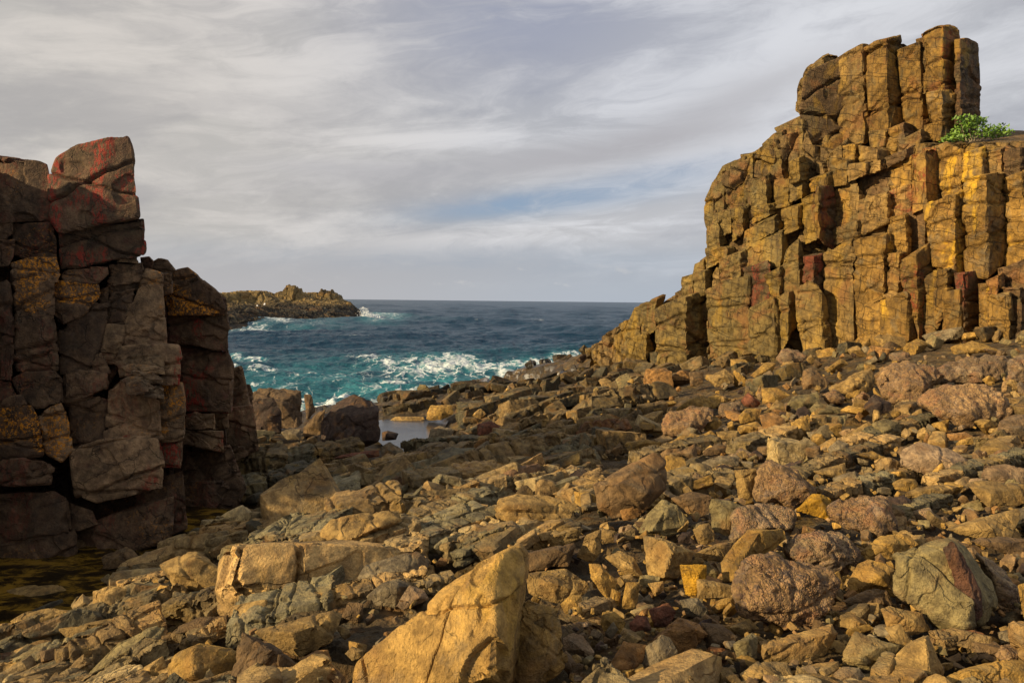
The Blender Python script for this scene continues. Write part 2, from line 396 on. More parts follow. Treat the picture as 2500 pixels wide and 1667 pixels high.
        h = b.math('ADD', h, b.math('MULTIPLY', b.math('MULTIPLY', b.math('SUBTRACT', 0.5, vg.outputs['Distance']), grain), gm))
        h = b.math('ADD', h, b.math('MULTIPLY', b.math('SUBTRACT', 0.5, cl.outputs['Distance']), grain))
    if cracks:
        wv = b.vmath('ADD', V, b.vmath('MULTIPLY', b.noise(V, 1.3, 4, 0.6, col=True), (0.9, 0.9, 0.9)))
        vc = b.node('ShaderNodeTexVoronoi', feature='DISTANCE_TO_EDGE'); b.put(vc.inputs['Vector'], b.vmath('MULTIPLY', wv, crv)); vc.inputs['Scale'].default_value = crs
        gate = b.step(b.noise(b.vmath('ADD', V, (2, 2, 2)), 0.8, 2, 0.5), 0.42, 0.58)
        ck = b.math('MULTIPLY', b.step(vc.outputs['Distance'], ckw, ckw*0.2), gate)
        h = b.math('SUBTRACT', h, b.math('MULTIPLY', ck, cracks))
        col = b.mix(b.math('MULTIPLY', ck, 0.55*min(1, cracks*2)), col, (0.04, 0.03, 0.02))
    if joints:   # planar joints of the columns: upright, and slanting up to the right
        jw = b.vmath('ADD', pos, b.vmath('MULTIPLY', b.noise(pos, 0.9, 4, 0.6, col=True), (0.55, 0.55, 0.55)))
        jx, jy, jz = b.sep(jw)
        js = b.math('SUBTRACT', b.math('MULTIPLY', jx, 0.6), b.math('MULTIPLY', jy, 0.8))
        for (k, off, wd) in ((1.0, 0.0, 0.022), (0.47, 3.3, 0.014)):
            br = b.node('ShaderNodeTexBrick'); br.offset = 0.37; br.squash = 1.0
            b.put(br.inputs['Vector'], b.xyz(b.math('ADD', js, off), b.math('ADD', jz, b.math('MULTIPLY', js, 0.30)), 0.0))
            br.inputs['Scale'].default_value = 1.0; br.inputs['Mortar Size'].default_value = wd; br.inputs['Mortar Smooth'].default_value = 0.6
            br.inputs['Brick Width'].default_value = 1.9*k; br.inputs['Row Height'].default_value = 1.25*k
            jg = b.math('MULTIPLY', br.outputs['Fac'], b.step(b.noise(b.vmath('ADD', pos, (off, 7, 1)), 0.5, 3, 0.6), 0.40, 0.56))
            h = b.math('SUBTRACT', h, b.math('MULTIPLY', jg, joints))
            col = b.mix(b.math('MULTIPLY', jg, 0.6), col, (0.035, 0.026, 0.016))
    bp = b.node('ShaderNodeBump'); bp.inputs['Strength'].default_value = bump; bp.inputs['Distance'].default_value = 0.12/sc
    b.put(bp.inputs['Height'], h)
    ro = b.step(n3, 0.3, 0.7, rough-0.1, min(rough+0.12, 1.0))
    if wet:
        wa = b.node('ShaderNodeAttribute', attribute_name='wet').outputs['Fac']
        wn = b.math('MULTIPLY', wa, b.step(b.noise(V, 1.2, 5, 0.6), 0.35, 0.60))
        col = b.mix(b.math('MULTIPLY', wn, 0.72), col, (0.028, 0.024, 0.022))
        ro = b.math('SUBTRACT', ro, b.math('MULTIPLY', wn, 0.55))
        fo = b.node('ShaderNodeAttribute', attribute_name='foam').outputs['Fac']
        fk = b.math('MULTIPLY', b.step(b.noise(b.vmath('MULTIPLY', pos, (1.2, 0.5, 1)), 1.3, 7, 0.7), 0.52, 0.60), fo)
        col = b.mix(fk, col, (0.75, 0.75, 0.76))
    t.links.new(col, pr.inputs['Base Color']); t.links.new(bp.outputs[0], pr.inputs['Normal'])
    b.put(pr.inputs['Roughness'], ro); pr.inputs['Specular IOR Level'].default_value = spec
    return m
M_BED = rockmat('bedrock', 1.0, 'ATTR', rust=0.40, dark=0.55, grey=0.35, yellow=0.12, bump=1.0, cracks=0.35, wet=True, rough=0.8)
M_ROCK = rockmat('loose_rock', 1.3, 'OBJ', rust=0.35, dark=0.6, grey=0.22, bump=1.0, cracks=0.15)
M_RUB = rockmat('rubble', 2.2, 'ATTR', rust=0.3, dark=0.35, grey=0.2, bump=0.5, cracks=0.0)
M_SCO = rockmat('scoria', 1.5, 'OBJ', alb=0.72, rust=0.5, rustcol=(0.36, 0.15, 0.07), dark=0.35, grey=0.35, greycol=(0.32, 0.26, 0.21), bump=0.8, grain=0.55, cracks=0.0, rough=0.88)
CK = dict(crs=2.4, crv=(1, 1, 0.6), ckw=0.018, joints=0.9)
M_CLIFF = rockmat('cliff_rock', 0.42, 'OBJ', alb=0.50, **CK, rust=0.5, rustcol=(0.22, 0.09, 0.03), dark=0.6, grey=0.5, greycol=(0.14, 0.115, 0.06), yellow=0.22, streak=0.5, bump=0.9, cracks=0.25, fine=1.4)
M_CLIFFY = rockmat('yellow_cliff_rock', 0.42, 'OBJ', alb=0.50, **CK, rust=0.45, dark=0.55, grey=0.35, yellow=0.9, streak=0.35, bump=0.9, cracks=0.2, fine=1.4)
M_CLIFFR = rockmat('red_stained_cliff_rock', 0.42, 'OBJ', alb=0.50, **CK, rust=0.6, rustcol=(0.20, 0.045, 0.02), dark=0.5, grey=0.2, yellow=0.2, streak=0.4, bump=0.9, cracks=0.2, fine=1.4, red=0.6)
M_DARK = rockmat('dark_stack_rock', 0.8, 'OBJ', alb=0.86, rust=0.45, rustcol=(0.12, 0.055, 0.03), dark=0.55, darkcol=(0.018, 0.014, 0.012), grey=0.30, greycol=(0.085, 0.07, 0.05), lichen=0.35, red=0.25, streak=0.3, bump=0.75, cracks=0.5)
M_DARKR = rockmat('red_lichened_rock', 0.8, 'OBJ', alb=0.86, rust=0.5, rustcol=(0.13, 0.04, 0.03), dark=0.55, darkcol=(0.018, 0.014, 0.012), grey=0.30, greycol=(0.10, 0.085, 0.05), red=1.0, streak=0.3, bump=0.75, cracks=0.5)
M_DARKO = rockmat('orange_lichened_rock', 0.8, 'OBJ', alb=0.86, rust=0.45, rustcol=(0.12, 0.055, 0.03), dark=0.5, darkcol=(0.018, 0.014, 0.012), grey=0.3, greycol=(0.085, 0.07, 0.05), lichen=1.0, streak=0.3, bump=0.75, cracks=0.5)
M_GB = rockmat('great_boulder_rock', 1.0, 'OBJ', rust=0.45, rustcol=(0.30, 0.15, 0.05), dark=0.55, grey=0.45, greycol=(0.20, 0.165, 0.11), yellow=0.3, streak=0.45, bump=1.0, cracks=0.12)
M_HEAD = rockmat('headland_rock', 0.12, 'ATTR', alb=0.7, rust=0.3, dark=0.4, grey=0.3, bump=0.8, cracks=0.0, fine=2)
C_ = {'tan': (0.40, 0.275, 0.11), 'ochre': (0.46, 0.295, 0.085), 'yellow': (0.62, 0.36, 0.035), 'orange': (0.40, 0.225, 0.085), 'green': (0.27, 0.225, 0.115), 'grey': (0.26, 0.215, 0.145),
      'brown': (0.21, 0.14, 0.075), 'dark': (0.075, 0.05, 0.042), 'sco': (0.36, 0.24, 0.125), 'sgrey': (0.30, 0.225, 0.14), 'gb': (0.44, 0.285, 0.095), 'dbrown': (0.13, 0.09, 0.058), 'pink': (0.37, 0.27, 0.18), 'pale': (0.58, 0.43, 0.23), 'maroon': (0.15, 0.075, 0.05), 'red': (0.22, 0.085, 0.05)}
# ---------------------------------------------------------------- ground sheet
def seapt(u, v, z=0.0):
    d = P(u, v, 1.0)-np.array([0, 0, CAMZ]); k = (z-CAMZ)/d[2]; return d*k+np.array([0, 0, CAMZ])
CHAN = np.array([seapt(u, v, 2.3)[:2] for (u, v) in ((-250,1690),(60,1535),(200,1420),(330,1355),(460,1300),(560,1250))])
POOL = [(930,1034),(1010,1024),(1078,1026),(1062,1050),(1036,1085),(1015,1112),(975,1112),(955,1080),(930,1060)]
POOLW = np.array([seapt(u, v, 1.55)[:2] for (u, v) in POOL]); POOLC = POOLW.mean(0)
def seg_dist(x, y, L):
    d = np.full(len(x), 1e9)
    for a, b in zip(L[:-1], L[1:]):
        ab = b-a; t = np.clip(((x-a[0])*ab[0]+(y-a[1])*ab[1])/(ab@ab), 0, 1)
        d = np.minimum(d, np.hypot(x-a[0]-t*ab[0], y-a[1]-t*ab[1]))
    return d
CA, SA = math.cos(math.radians(30)), math.sin(math.radians(30))
def bed_detail(x, y):
    """jointed, bedded rock platform: blocks of three sizes, each with its own level and tilt"""
    p = np.stack([x, y, np.zeros_like(x)], 1)
    wx = x+0.5*perlin(p*0.5, 3); wy = y+0.5*perlin(p*0.5+9, 4)
    s = CA*wx+SA*wy; q = -SA*wx+CA*wy
    far = sstep(y, 18, 45)
    rub = sstep(x/np.maximum(y, 1), 0.0, 0.35)*sstep(y, 40, 28)
    out = np.zeros(len(x)); key = np.zeros(len(x))
    for lv, (ls, lq, off, tilt, gd, gw) in enumerate(((2.6, 1.2, 0.16, 0.16, 0.07, 0.14), (0.9, 0.5, 0.07, 0.16, 0.035, 0.16))):
        for far_l, wgt in ((1.0, 1-far), (2.1, far)):
            m = wgt > 1e-3
            if not m.any(): continue
            f1, f2, kx, ky, vx, vy = voro(s[m]/(ls*far_l), q[m]/(lq*far_l), seed=11+lv*7+int(far_l*3))
            a = (rnd(kx, ky, 5+lv, 3)-0.5)*2; gx = (rnd(kx, ky, 5+lv, 4)-0.5)*2; gy = (rnd(kx, ky, 5+lv, 5)-0.35)*2
            h = off*a*sstep(f2-f1, 0.0, 0.25)+tilt*(gx*vx*ls*0.35+gy*vy*lq*1.3)
            h -= gd*np.exp(-((f2-f1)/gw)**2)
            out[m] += wgt[m]*h
            if lv < 2: key[m] += wgt[m]*(rnd(kx, ky, 50+lv, 6)-0.5)
    out += 0.07*fbm(p*1.6, 5, 31, 0.55)+0.02*fbm(p*9.0, 2, 41, 0.6, ridged=True)
    qq = q/1.9+0.35*perlin(p*0.35, 44)
    saw = (qq-np.floor(qq))
    out += 0.16*(1-saw)*sstep(saw, 0.0, 0.25)*(1-rub*0.8)
    out *= (1-0.45*rub)
    return out, key, rub, far
def ground_h(x, y):
    b = gz(x, y); d, key, rub, far = bed_detail(x, y)
    u, v = proj(np.stack([x, y, b], 1))
    ch = seg_dist(x, y, CHAN); cm = np.exp(-(ch/1.4)**2)
    cm *= sstep(y, 26, 20)
    pd = np.hypot((x-POOLC[0])/2.2, (y-POOLC[1])/6.0); pm = np.exp(-pd**4)
    left = sstep(x/np.maximum(y, 1), -0.28, -0.36)*sstep(y, 12, 15)   # under the stack: keep calm
    sea = sstep(b, -0.5, -2.0)
    h = b+d*(1-0.85*cm)*(1-0.9*pm)*(1-0.5*left)*(1-0.7*sea)
    h -= 0.24+0.25*sstep(y, 38, 46)
    h = h*(1-pm)+(1.2+0.15*d)*pm
    h -= cm*0.35
    c2 = np.exp(-(ch/1.05)**4)*sstep(y, 26, 20); h = h*(1-c2)+np.minimum(h, 2.05)*c2
    return h, b, key, rub, far
def make_ground():
    nc, nr = 1250, 820
    r = np.linspace(-1.25, 1.25, nc); t = np.linspace(0, 1, nr)
    al = 0.75
    Y = ((2.6**-al)*(1-t)+(150.0**-al)*t)**(-1/al)
    X = r[None, :]*(Y[:, None]+1.0); YY = np.repeat(Y[:, None], nc, 1)
    x, y = X.ravel(), YY.ravel()
    h, b, key, rub, far = ground_h(x, y)
    v = np.stack([x, y, h], 1)
    i = np.arange(nc*nr).reshape(nr, nc)
    f = np.stack([i[:-1, :-1], i[:-1, 1:], i[1:, 1:], i[1:, :-1]], -1).reshape(-1, 4)
    p = np.stack([x, y, np.zeros_like(x)], 1)
    w = np.clip(0.5+0.8*fbm(p*0.12, 3, 71), 0, 1)[:, None]
    k = (key*0.9+0.5).clip(0, 1)[:, None]
    tan, olive, brown = np.array([0.13, 0.09, 0.045]), np.array([0.09, 0.075, 0.045]), np.array([0.075, 0.055, 0.035])  # dark like grit, and darkened further as painted shade in the crevices
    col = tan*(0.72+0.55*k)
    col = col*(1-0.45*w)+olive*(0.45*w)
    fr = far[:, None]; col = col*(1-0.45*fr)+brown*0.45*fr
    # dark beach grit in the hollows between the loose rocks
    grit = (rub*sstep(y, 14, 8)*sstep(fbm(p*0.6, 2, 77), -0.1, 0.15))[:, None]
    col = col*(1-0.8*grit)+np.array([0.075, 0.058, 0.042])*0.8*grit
    u_, v_ = proj(v)
    wet = np.clip(sstep(h, 2.1, 0.9)*sstep(y, 34, 42)*sstep(x, 22, 12), 0, 1)
    wet = np.maximum(wet, np.exp(-(seg_dist(x, y, CHAN)/2.2)**2)*0.6*sstep(h, 2.9, 2.4))
    foam = sstep(h, 0.9, 0.3)*sstep(y, 38, 46)*0.3
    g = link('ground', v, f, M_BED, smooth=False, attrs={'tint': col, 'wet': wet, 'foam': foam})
    tag(g, kind='structure')
make_ground()
# ---------------------------------------------------------------- sea
FOAM = [(1000,912,420,42,.75,.12),(690,930,200,48,.7,.1), # u, v, ru, rv, teal, foam: places where the swell breaks, bears on the sea surface at that spot
 (960,878,90,9,.7,.45),(600,950,60,14,.9,.6),(560,905,40,10,.8,.6),(680,975,60,12,.9,.8),(1060,880,110,12,1,.65),(1180,880,110,10,1,.55),(1300,876,80,10,1,.6),(1400,866,60,8,.9,.6),(1100,905,130,16,1,.25),(1230,900,90,15,1,.2),
 (1200,925,70,14,.8,.3),(900,872,60,6,.6,.5),(620,868,38,7,.8,.6),(580,860,16,8,1,.6),(640,903,35,5,.7,.75),(620,920,70,16,.6,.2),(720,905,110,14,.4,.15),(740,945,120,16,.8,.45),
 (800,962,90,14,.9,.8),(830,945,26,12,.9,.75),(900,955,110,10,.7,.65),(960,938,110,6,.4,.35),(1000,965,110,8,.6,.95),(930,975,90,8,.6,.9),(860,975,100,12,.9,.95),(780,960,70,10,.9,.8),(1080,950,70,8,.8,.8),(1150,915,60,8,.9,.5),(1240,888,60,6,.9,.6),(800,985,80,10,.7,.8),(1120,872,60,8,.9,.7),(1000,890,70,8,.9,.6),(690,950,80,10,.8,.6),(620,935,50,8,.7,.5),(900,990,90,10,.8,.95),(1000,920,60,8,.4,.2),(955,922,34,5,.3,.8),
 (700,965,110,12,.7,.3),(830,925,60,12,.7,.15),(700,890,60,7,.5,.12),
 (905,772,32,5,.9,.7),(940,766,45,3,.9,.35),(960,772,35,5,.8,.25),(930,783,60,5,.7,.2),(820,781,60,3.5,.4,.7),(740,783,40,3,.4,.75),(680,788,50,4,.4,.6),(620,795,60,5,.5,.6),(760,790,90,6,.4,.25),(1085,782,40,3,.3,.1)]
def make_sea():
    nc, nr = 900, 760
    r = np.linspace(-1.05, 1.15, nc)
    inv = np.concatenate([np.linspace(1/34., 1/4000., nr-40), np.linspace(1/4000., 1/40000., 41)[1:]])
    Y = 1/inv
    x = (r[None, :]*Y[:, None]).ravel(); y = np.repeat(Y[:, None], nc, 1).ravel()
    u, v = proj(np.stack([x, y, np.zeros_like(x)], 1))
    teal = np.zeros(len(x)); foam = np.zeros(len(x))
    p2 = np.stack([x, y, np.zeros_like(x)], 1)
    wu = 26*perlin(p2*np.array([0.05, 0.02, 0]), 91); wvv = 7*perlin(p2*np.array([0.06, 0.03, 0])+5, 92)*np.clip(60/y, 0.15, 1.2)
    for (a, b_, ru, rv, te, fo) in FOAM:
        e = np.exp(-(((u+wu-a)/ru)**2+((v+wvv-b_)/rv)**2))
        teal = np.maximum(teal, te*np.minimum(1, e*1.5)); foam = np.maximum(foam, fo*e)
    lod = np.clip(1-y/2500, 0.0, 1)
    h = np.zeros(len(x))
    rs = np.random.RandomState(4)
    for k in range(16):
        L = 3.2*1.28**k; th = math.radians(-78+rs.uniform(-38, 38)); kx, ky = math.cos(th)*2*math.pi/L, math.sin(th)*2*math.pi/L
        ph = x*kx+y*ky+rs.uniform(0, 6.28)+1.6*perlin(p2/(L*2.2), 200+k)
        a = 0.0165*L**0.80*sstep(y, 1200*L**0.5, 200*L**0.5)
        h += a*(1-2*np.abs(np.sin(ph/2))**1.3)*(0.6+0.9*np.clip(0.5+perlin(p2/(L*4), 300+k)*1.6, 0, 1))
    near = np.clip(1-(y-60)/200, 0, 1)
    h += 0.42*fbm(p2*np.array([0.22, 0.42, 0]), 4, 401, 0.55, ridged=True)*np.clip(1-y/700, 0, 1)
    bp = seapt(833, 950); h += 1.0*np.exp(-(((x-bp[0])/1.6)**2+((y-bp[1])/2.0)**2))
    h += 0.65*foam*near+0.35*foam*fbm(p2*0.7, 4, 77, 0.6)*2*near
    crest = np.clip((h-0.42)*2.2, 0, 1)*np.clip(1-y/900, 0.25, 1)
    cap = crest*sstep(perlin(p2*np.array([0.05, 0.08, 0]), 55), 0.12, 0.32)
    foam = np.maximum(foam, cap*0.6)
    i = np.arange(nc*nr).reshape(nr, nc)
    f = np.stack([i[:-1, :-1], i[:-1, 1:], i[1:, 1:], i[1:, :-1]], -1).reshape(-1, 4)
    m = bpy.data.materials.new('sea_water'); m.use_nodes = True; t = m.node_tree; t.nodes.clear(); b = NB(t)
    out = b.node('ShaderNodeOutputMaterial'); pr = b.node('ShaderNodeBsdfPrincipled'); t.links.new(pr.outputs[0], out.inputs[0])
    pos = b.node('ShaderNodeNewGeometry').outputs['Position']
    te = b.node('ShaderNodeAttribute', attribute_name='teal').outputs['Fac']; fo = b.node('ShaderNodeAttribute', attribute_name='foam').outputs['Fac']
    n = b.noise(b.vmath('MULTIPLY', pos, (0.5, 0.32, 0.5)), 0.9, 9, 0.68, 1.2)
    n2 = b.noise(b.vmath('MULTIPLY', pos, (0.16, 0.10, 0.2)), 1.0, 6, 0.6)
    tt = b.math('MULTIPLY', te, b.step(n2, 0.30, 0.62, 0.35, 1.1), clamp=True)
    col = b.mix(tt, (0.008, 0.036, 0.075), (0.036, 0.180, 0.225))
    lace = b.node('ShaderNodeTexVoronoi', feature='DISTANCE_TO_EDGE')
    b.put(lace.inputs['Vector'], b.vmath('ADD', b.vmath('MULTIPLY', pos, (0.55, 0.3, 0.5)), b.vmath('MULTIPLY', b.noise(pos, 0.6, 4, 0.6, col=True), (2.2, 2.2, 0))))
    lace.inputs['Scale'].default_value = 0.8
    lc = b.math('MULTIPLY', b.step(lace.outputs['Distance'], 0.10, 0.0), b.math('MULTIPLY', te, 0.32))
    fk = b.step(b.math('ADD', b.math('ADD', b.math('MULTIPLY', fo, 0.52), lc), b.math('MULTIPLY', n, 0.75)), 0.57, 0.80)
    fk = b.math('MULTIPLY', fk, b.step(b.math('ADD', fo, te), 0.05, 0.30))
    fl = b.math('MULTIPLY', b.step(b.noise(b.vmath('MULTIPLY', pos, (0.08, 0.05, 0)), 1.0, 8, 0.75), 0.70, 0.74), 0.5)
    fk = b.math('MAXIMUM', fk, fl)
    col = b.mix(fk, col, (0.62, 0.68, 0.71))
    t.links.new(col, pr.inputs['Base Color'])
    b.put(pr.inputs['Roughness'], b.step(fk, 0, 1, 0.30, 0.85)); pr.inputs['Specular IOR Level'].default_value = 0.17
    pr.inputs['IOR'].default_value = 1.33
    bp_ = b.node('ShaderNodeBump'); bp_.inputs['Strength'].default_value = 1.0; bp_.inputs['Distance'].default_value = 0.6
    hh = b.math('ADD', b.noise(b.vmath('MULTIPLY', pos, (0.6, 1.1, 1)), 0.8, 8, 0.62), b.math('MULTIPLY', b.noise(b.vmath('MULTIPLY', pos, (0.06, 0.13, 1)), 0.8, 5, 0.6), 3.0))
    b.put(bp_.inputs['Height'], hh); t.links.new(bp_.outputs[0], pr.inputs['Normal'])
    s = link('sea', np.stack([x, y, h-0.15], 1), f, m, smooth=True, attrs={'teal': teal, 'foam': foam})
    tag(s, kind='structure')
make_sea()
# ---------------------------------------------------------------- still water
def watermat(name, col, rough, bump, alpha_tr=0.0):
    m = bpy.data.materials.new(name); m.use_nodes = True; t = m.node_tree; b = NB(t); pr = t.nodes['Principled BSDF']
    pos = b.node('ShaderNodeNewGeometry').outputs['Position']
    n = b.noise(b.vmath('MULTIPLY', pos, (1.0, 1.8, 1)), 1.6, 6, 0.65, 0.6)
    b.put(pr.inputs['Base Color'], b.mix(b.step(n, 0.42, 0.64), col[0], col[1]))
    pr.inputs['Roughness'].default_value = rough; pr.inputs['IOR'].default_value = 1.33
    bp = b.node('ShaderNodeBump'); bp.inputs['Strength'].default_value = bump; bp.inputs['Distance'].default_value = 0.03
    b.put(bp.inputs['Height'], b.noise(b.vmath('MULTIPLY', pos, (1, 2, 1)), 7.0, 4, 0.6)); t.links.new(bp.outputs[0], pr.inputs['Normal'])
    return m
def water_sheet(name, poly, z, mat):
    n = len(poly); c = np.mean(poly, 0); v = [(c[0], c[1], z)]+[(p[0], p[1], z) for p in poly]
    f = [(0, i+1, (i+1) % n+1) for i in range(n)]
    tag(link(name, v, f, mat, smooth=False), kind='structure')
M_CH = watermat('channel_water', ((0.016, 0.011, 0.005), (0.24, 0.135, 0.018)), 0.10, 0.25)
M_PL = watermat('pool_water', ((0.030, 0.034, 0.045), (0.045, 0.05, 0.062)), 0.08, 0.25)
tt = np.gradient(CHAN, axis=0); nn_ = np.stack([-tt[:, 1], tt[:, 0]], 1); nn_ /= np.linalg.norm(nn_, axis=1, keepdims=True)
v = []; f = []
for i, (c, n) in enumerate(zip(CHAN, nn_)):
    for s in (-3.2, 2.2): v.append((c[0]+n[0]*s*-1, c[1]+n[1]*s*-1, 2.38))
for i in range(len(CHAN)-1): f.append((2*i, 2*i+1, 2*i+3, 2*i+2))
tag(link('channel_water', v, f, M_CH, smooth=False), kind='structure')
water_sheet('pool_water', [tuple(POOLC+(p-POOLC)*1.35) for p in POOLW], 1.50, M_PL)
# ---------------------------------------------------------------- far headland
def make_headland():
    hp = []
    def q(u, v, Y, off=0.0): p = P(u, v, Y); hp.append((p[0], p[1], p[2]+off))
    base = [(430,800,190),(500,797,195),(560,794,203),(620,790,212),(700,784,232),(780,782,245),(850,783,252),(887,781,262)]
    for u, v, Y in base: q(u, v, Y-3, -1.5)
    for u, v, Y in ((430,752,222),(500,751,226),(560,750,232),(620,751,240),(700,747,258),(780,743,272),(840,745,280),(875,760,284)): q(u, v, Y)
    for u, v, Y in ((430,746,238),(500,746,242),(560,746,248),(620,743,256),(700,736,276),(780,732,292),(830,735,300),(862,750,303)): q(u, v, Y)
    for u, v, Y in ((430,726,241),(500,726,245),(560,725,251),(600,722,256),(640,716,260),(670,728,268),(700,722,281),(740,720,288),(790,720,300),(825,726,306),(848,738,308)): q(u, v, Y)
    for u, v, Y in ((500,722,275),(640,716,290),(720,716,310),(800,724,330)): q(u, v, Y)
    hp2 = [tuple(x) for x in hp]
    for u, Y in ((905,262),(905,285),(892,310),(880,335),(820,355),(700,345),(560,320),(420,300),(915,240),(860,238),(780,228),(700,214),(600,196),(500,180)):
        p = P(u, 780, Y); hp2.append((p[0], p[1], -4.0))
    T = TPS(hp2, 0.5)
    nc, nr = 520, 420
    uu = np.linspace(400, 925, nc); Y = 1/np.linspace(1/180., 1/350., nr)
    r = (uu-1250)/F; x = (r[None]*Y[:, None]).ravel(); y = np.repeat(Y[:, None], nc, 1).ravel()
    b = T(x, y)
    bu = 1250+F*x/y*0.998; vt = np.interp(bu, [400, 545, 575, 600, 620, 645, 662, 670, 680, 707, 728, 740, 780, 800, 822, 840, 860, 870, 887, 925], [715, 714, 713, 711, 711, 710, 714, 717, 712, 710, 712, 715, 715, 716, 719, 727, 740, 750, 778, 790])
    b = np.minimum(b, CAMZ+(735+(bu-1250)*0.0108-vt)*y/F-0.3); p = np.stack([x, y, np.zeros_like(x)], 1)
    wx = x+1.5*perlin(p*0.2, 7); wy = y+1.5*perlin(p*0.2+5, 8)
    f1, f2, kx, ky, vx, vy = voro(wx/3.0, wy/5.0, 61); a1 = rnd(kx, ky, 9, 1)-0.5
    g1, g2, lx, ly, _, _ = voro(wx/1.3, wy/2.2, 62); a2 = rnd(lx, ly, 9, 2)-0.5
    up = sstep(b, 4.5, 8.0); lowb = 1-up
    h = b+up*(0.8*a1+0.6*a2-0.8*np.exp(-((f2-f1)/0.1)**2))+lowb*(0.9*fbm(p*np.array([0.22, 0.35, 0])+3, 5, 66, 0.6, ridged=True)+0.8*a1)
    h = np.where(b < 0, b+h*0.2, h)
    # the two stepped blocks that crown the ridge
    for (u, v, Y0, w, hh) in ((702,722,283,3.2,1.0),(714,722,285,3.0,1.6),(727,722,287,3.5,0.7),(797,722,302,2.5,1.6),(820,727,304,2.2,1.4)):
        c = P(u, v, Y0); m = np.maximum(np.abs(x-c[0])/w, np.abs(y-c[1])/4.0)
        h += hh*sstep(m, 1.1, 0.9)
    i = np.arange(nc*nr).reshape(nr, nc)
    f = np.stack([i[:-1, :-1], i[:-1, 1:], i[1:, 1:], i[1:, :-1]], -1).reshape(-1, 4)
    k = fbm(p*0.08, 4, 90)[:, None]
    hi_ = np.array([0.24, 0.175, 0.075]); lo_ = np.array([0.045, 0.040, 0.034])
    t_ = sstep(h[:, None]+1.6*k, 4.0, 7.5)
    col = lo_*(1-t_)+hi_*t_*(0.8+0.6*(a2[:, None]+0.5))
    streak = ((fbm(p*np.array([0.5, 0.12, 0]), 4, 93) > 0.42)*(h < 3.2))[:, None]*0.10
    keep = h[f].max(1) > -2.5
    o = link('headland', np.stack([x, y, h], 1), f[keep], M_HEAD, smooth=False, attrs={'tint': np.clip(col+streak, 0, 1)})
    tag(o, 'low dark rocky headland with sunlit columns on top, far across the water', 'headland')
make_headland()
M_SPRAY = bpy.data.materials.new('spray'); M_SPRAY.use_nodes = True
def spray_mat():
    t = M_SPRAY.node_tree; b = NB(t); pr = t.nodes['Principled BSDF']; pr.inputs['Base Color'].default_value = (0.78, 0.82, 0.86, 1); pr.inputs['Roughness'].default_value = 1
    pos = b.node('ShaderNodeNewGeometry').outputs['Position']
    b.put(pr.inputs['Alpha'], b.step(b.noise(pos, 0.5, 7, 0.75), 0.42, 0.56))
spray_mat()
def spray(u, v, Y, w, h, seed):
    rs = np.random.RandomState(seed); c = P(u, v, Y); c[2] = 0; V = []; Fc = []
    for k in range(1500):
        t = rs.rand()**1.6; a = rs.normal(0, 0.33)*(1-t*0.5)
        p = c+np.array([w*(a+0.45*t*-1+0.3), rs.normal(0, 1.5), h*t*math.exp(-a*a*2)])
        s = rs.uniform(0.06, 0.30)*(1.1-t*0.6); d = rs.normal(size=(4, 3))*s; n = len(V)
        V += [tuple(p+d[0]), tuple(p+d[1]), tuple(p+d[2]), tuple(p+d[3])]; Fc += [(n, n+1, n+2, n+3)]
    tag(link('sea_spray', V, Fc, M_SPRAY, smooth=False), 'white spray thrown up where a wave hits the tip of the headland', 'spray', kind='stuff')
spray(891, 779, 266, 5.5, 5.0, 3); spray(905, 777, 266, 8.0, 3.0, 4)
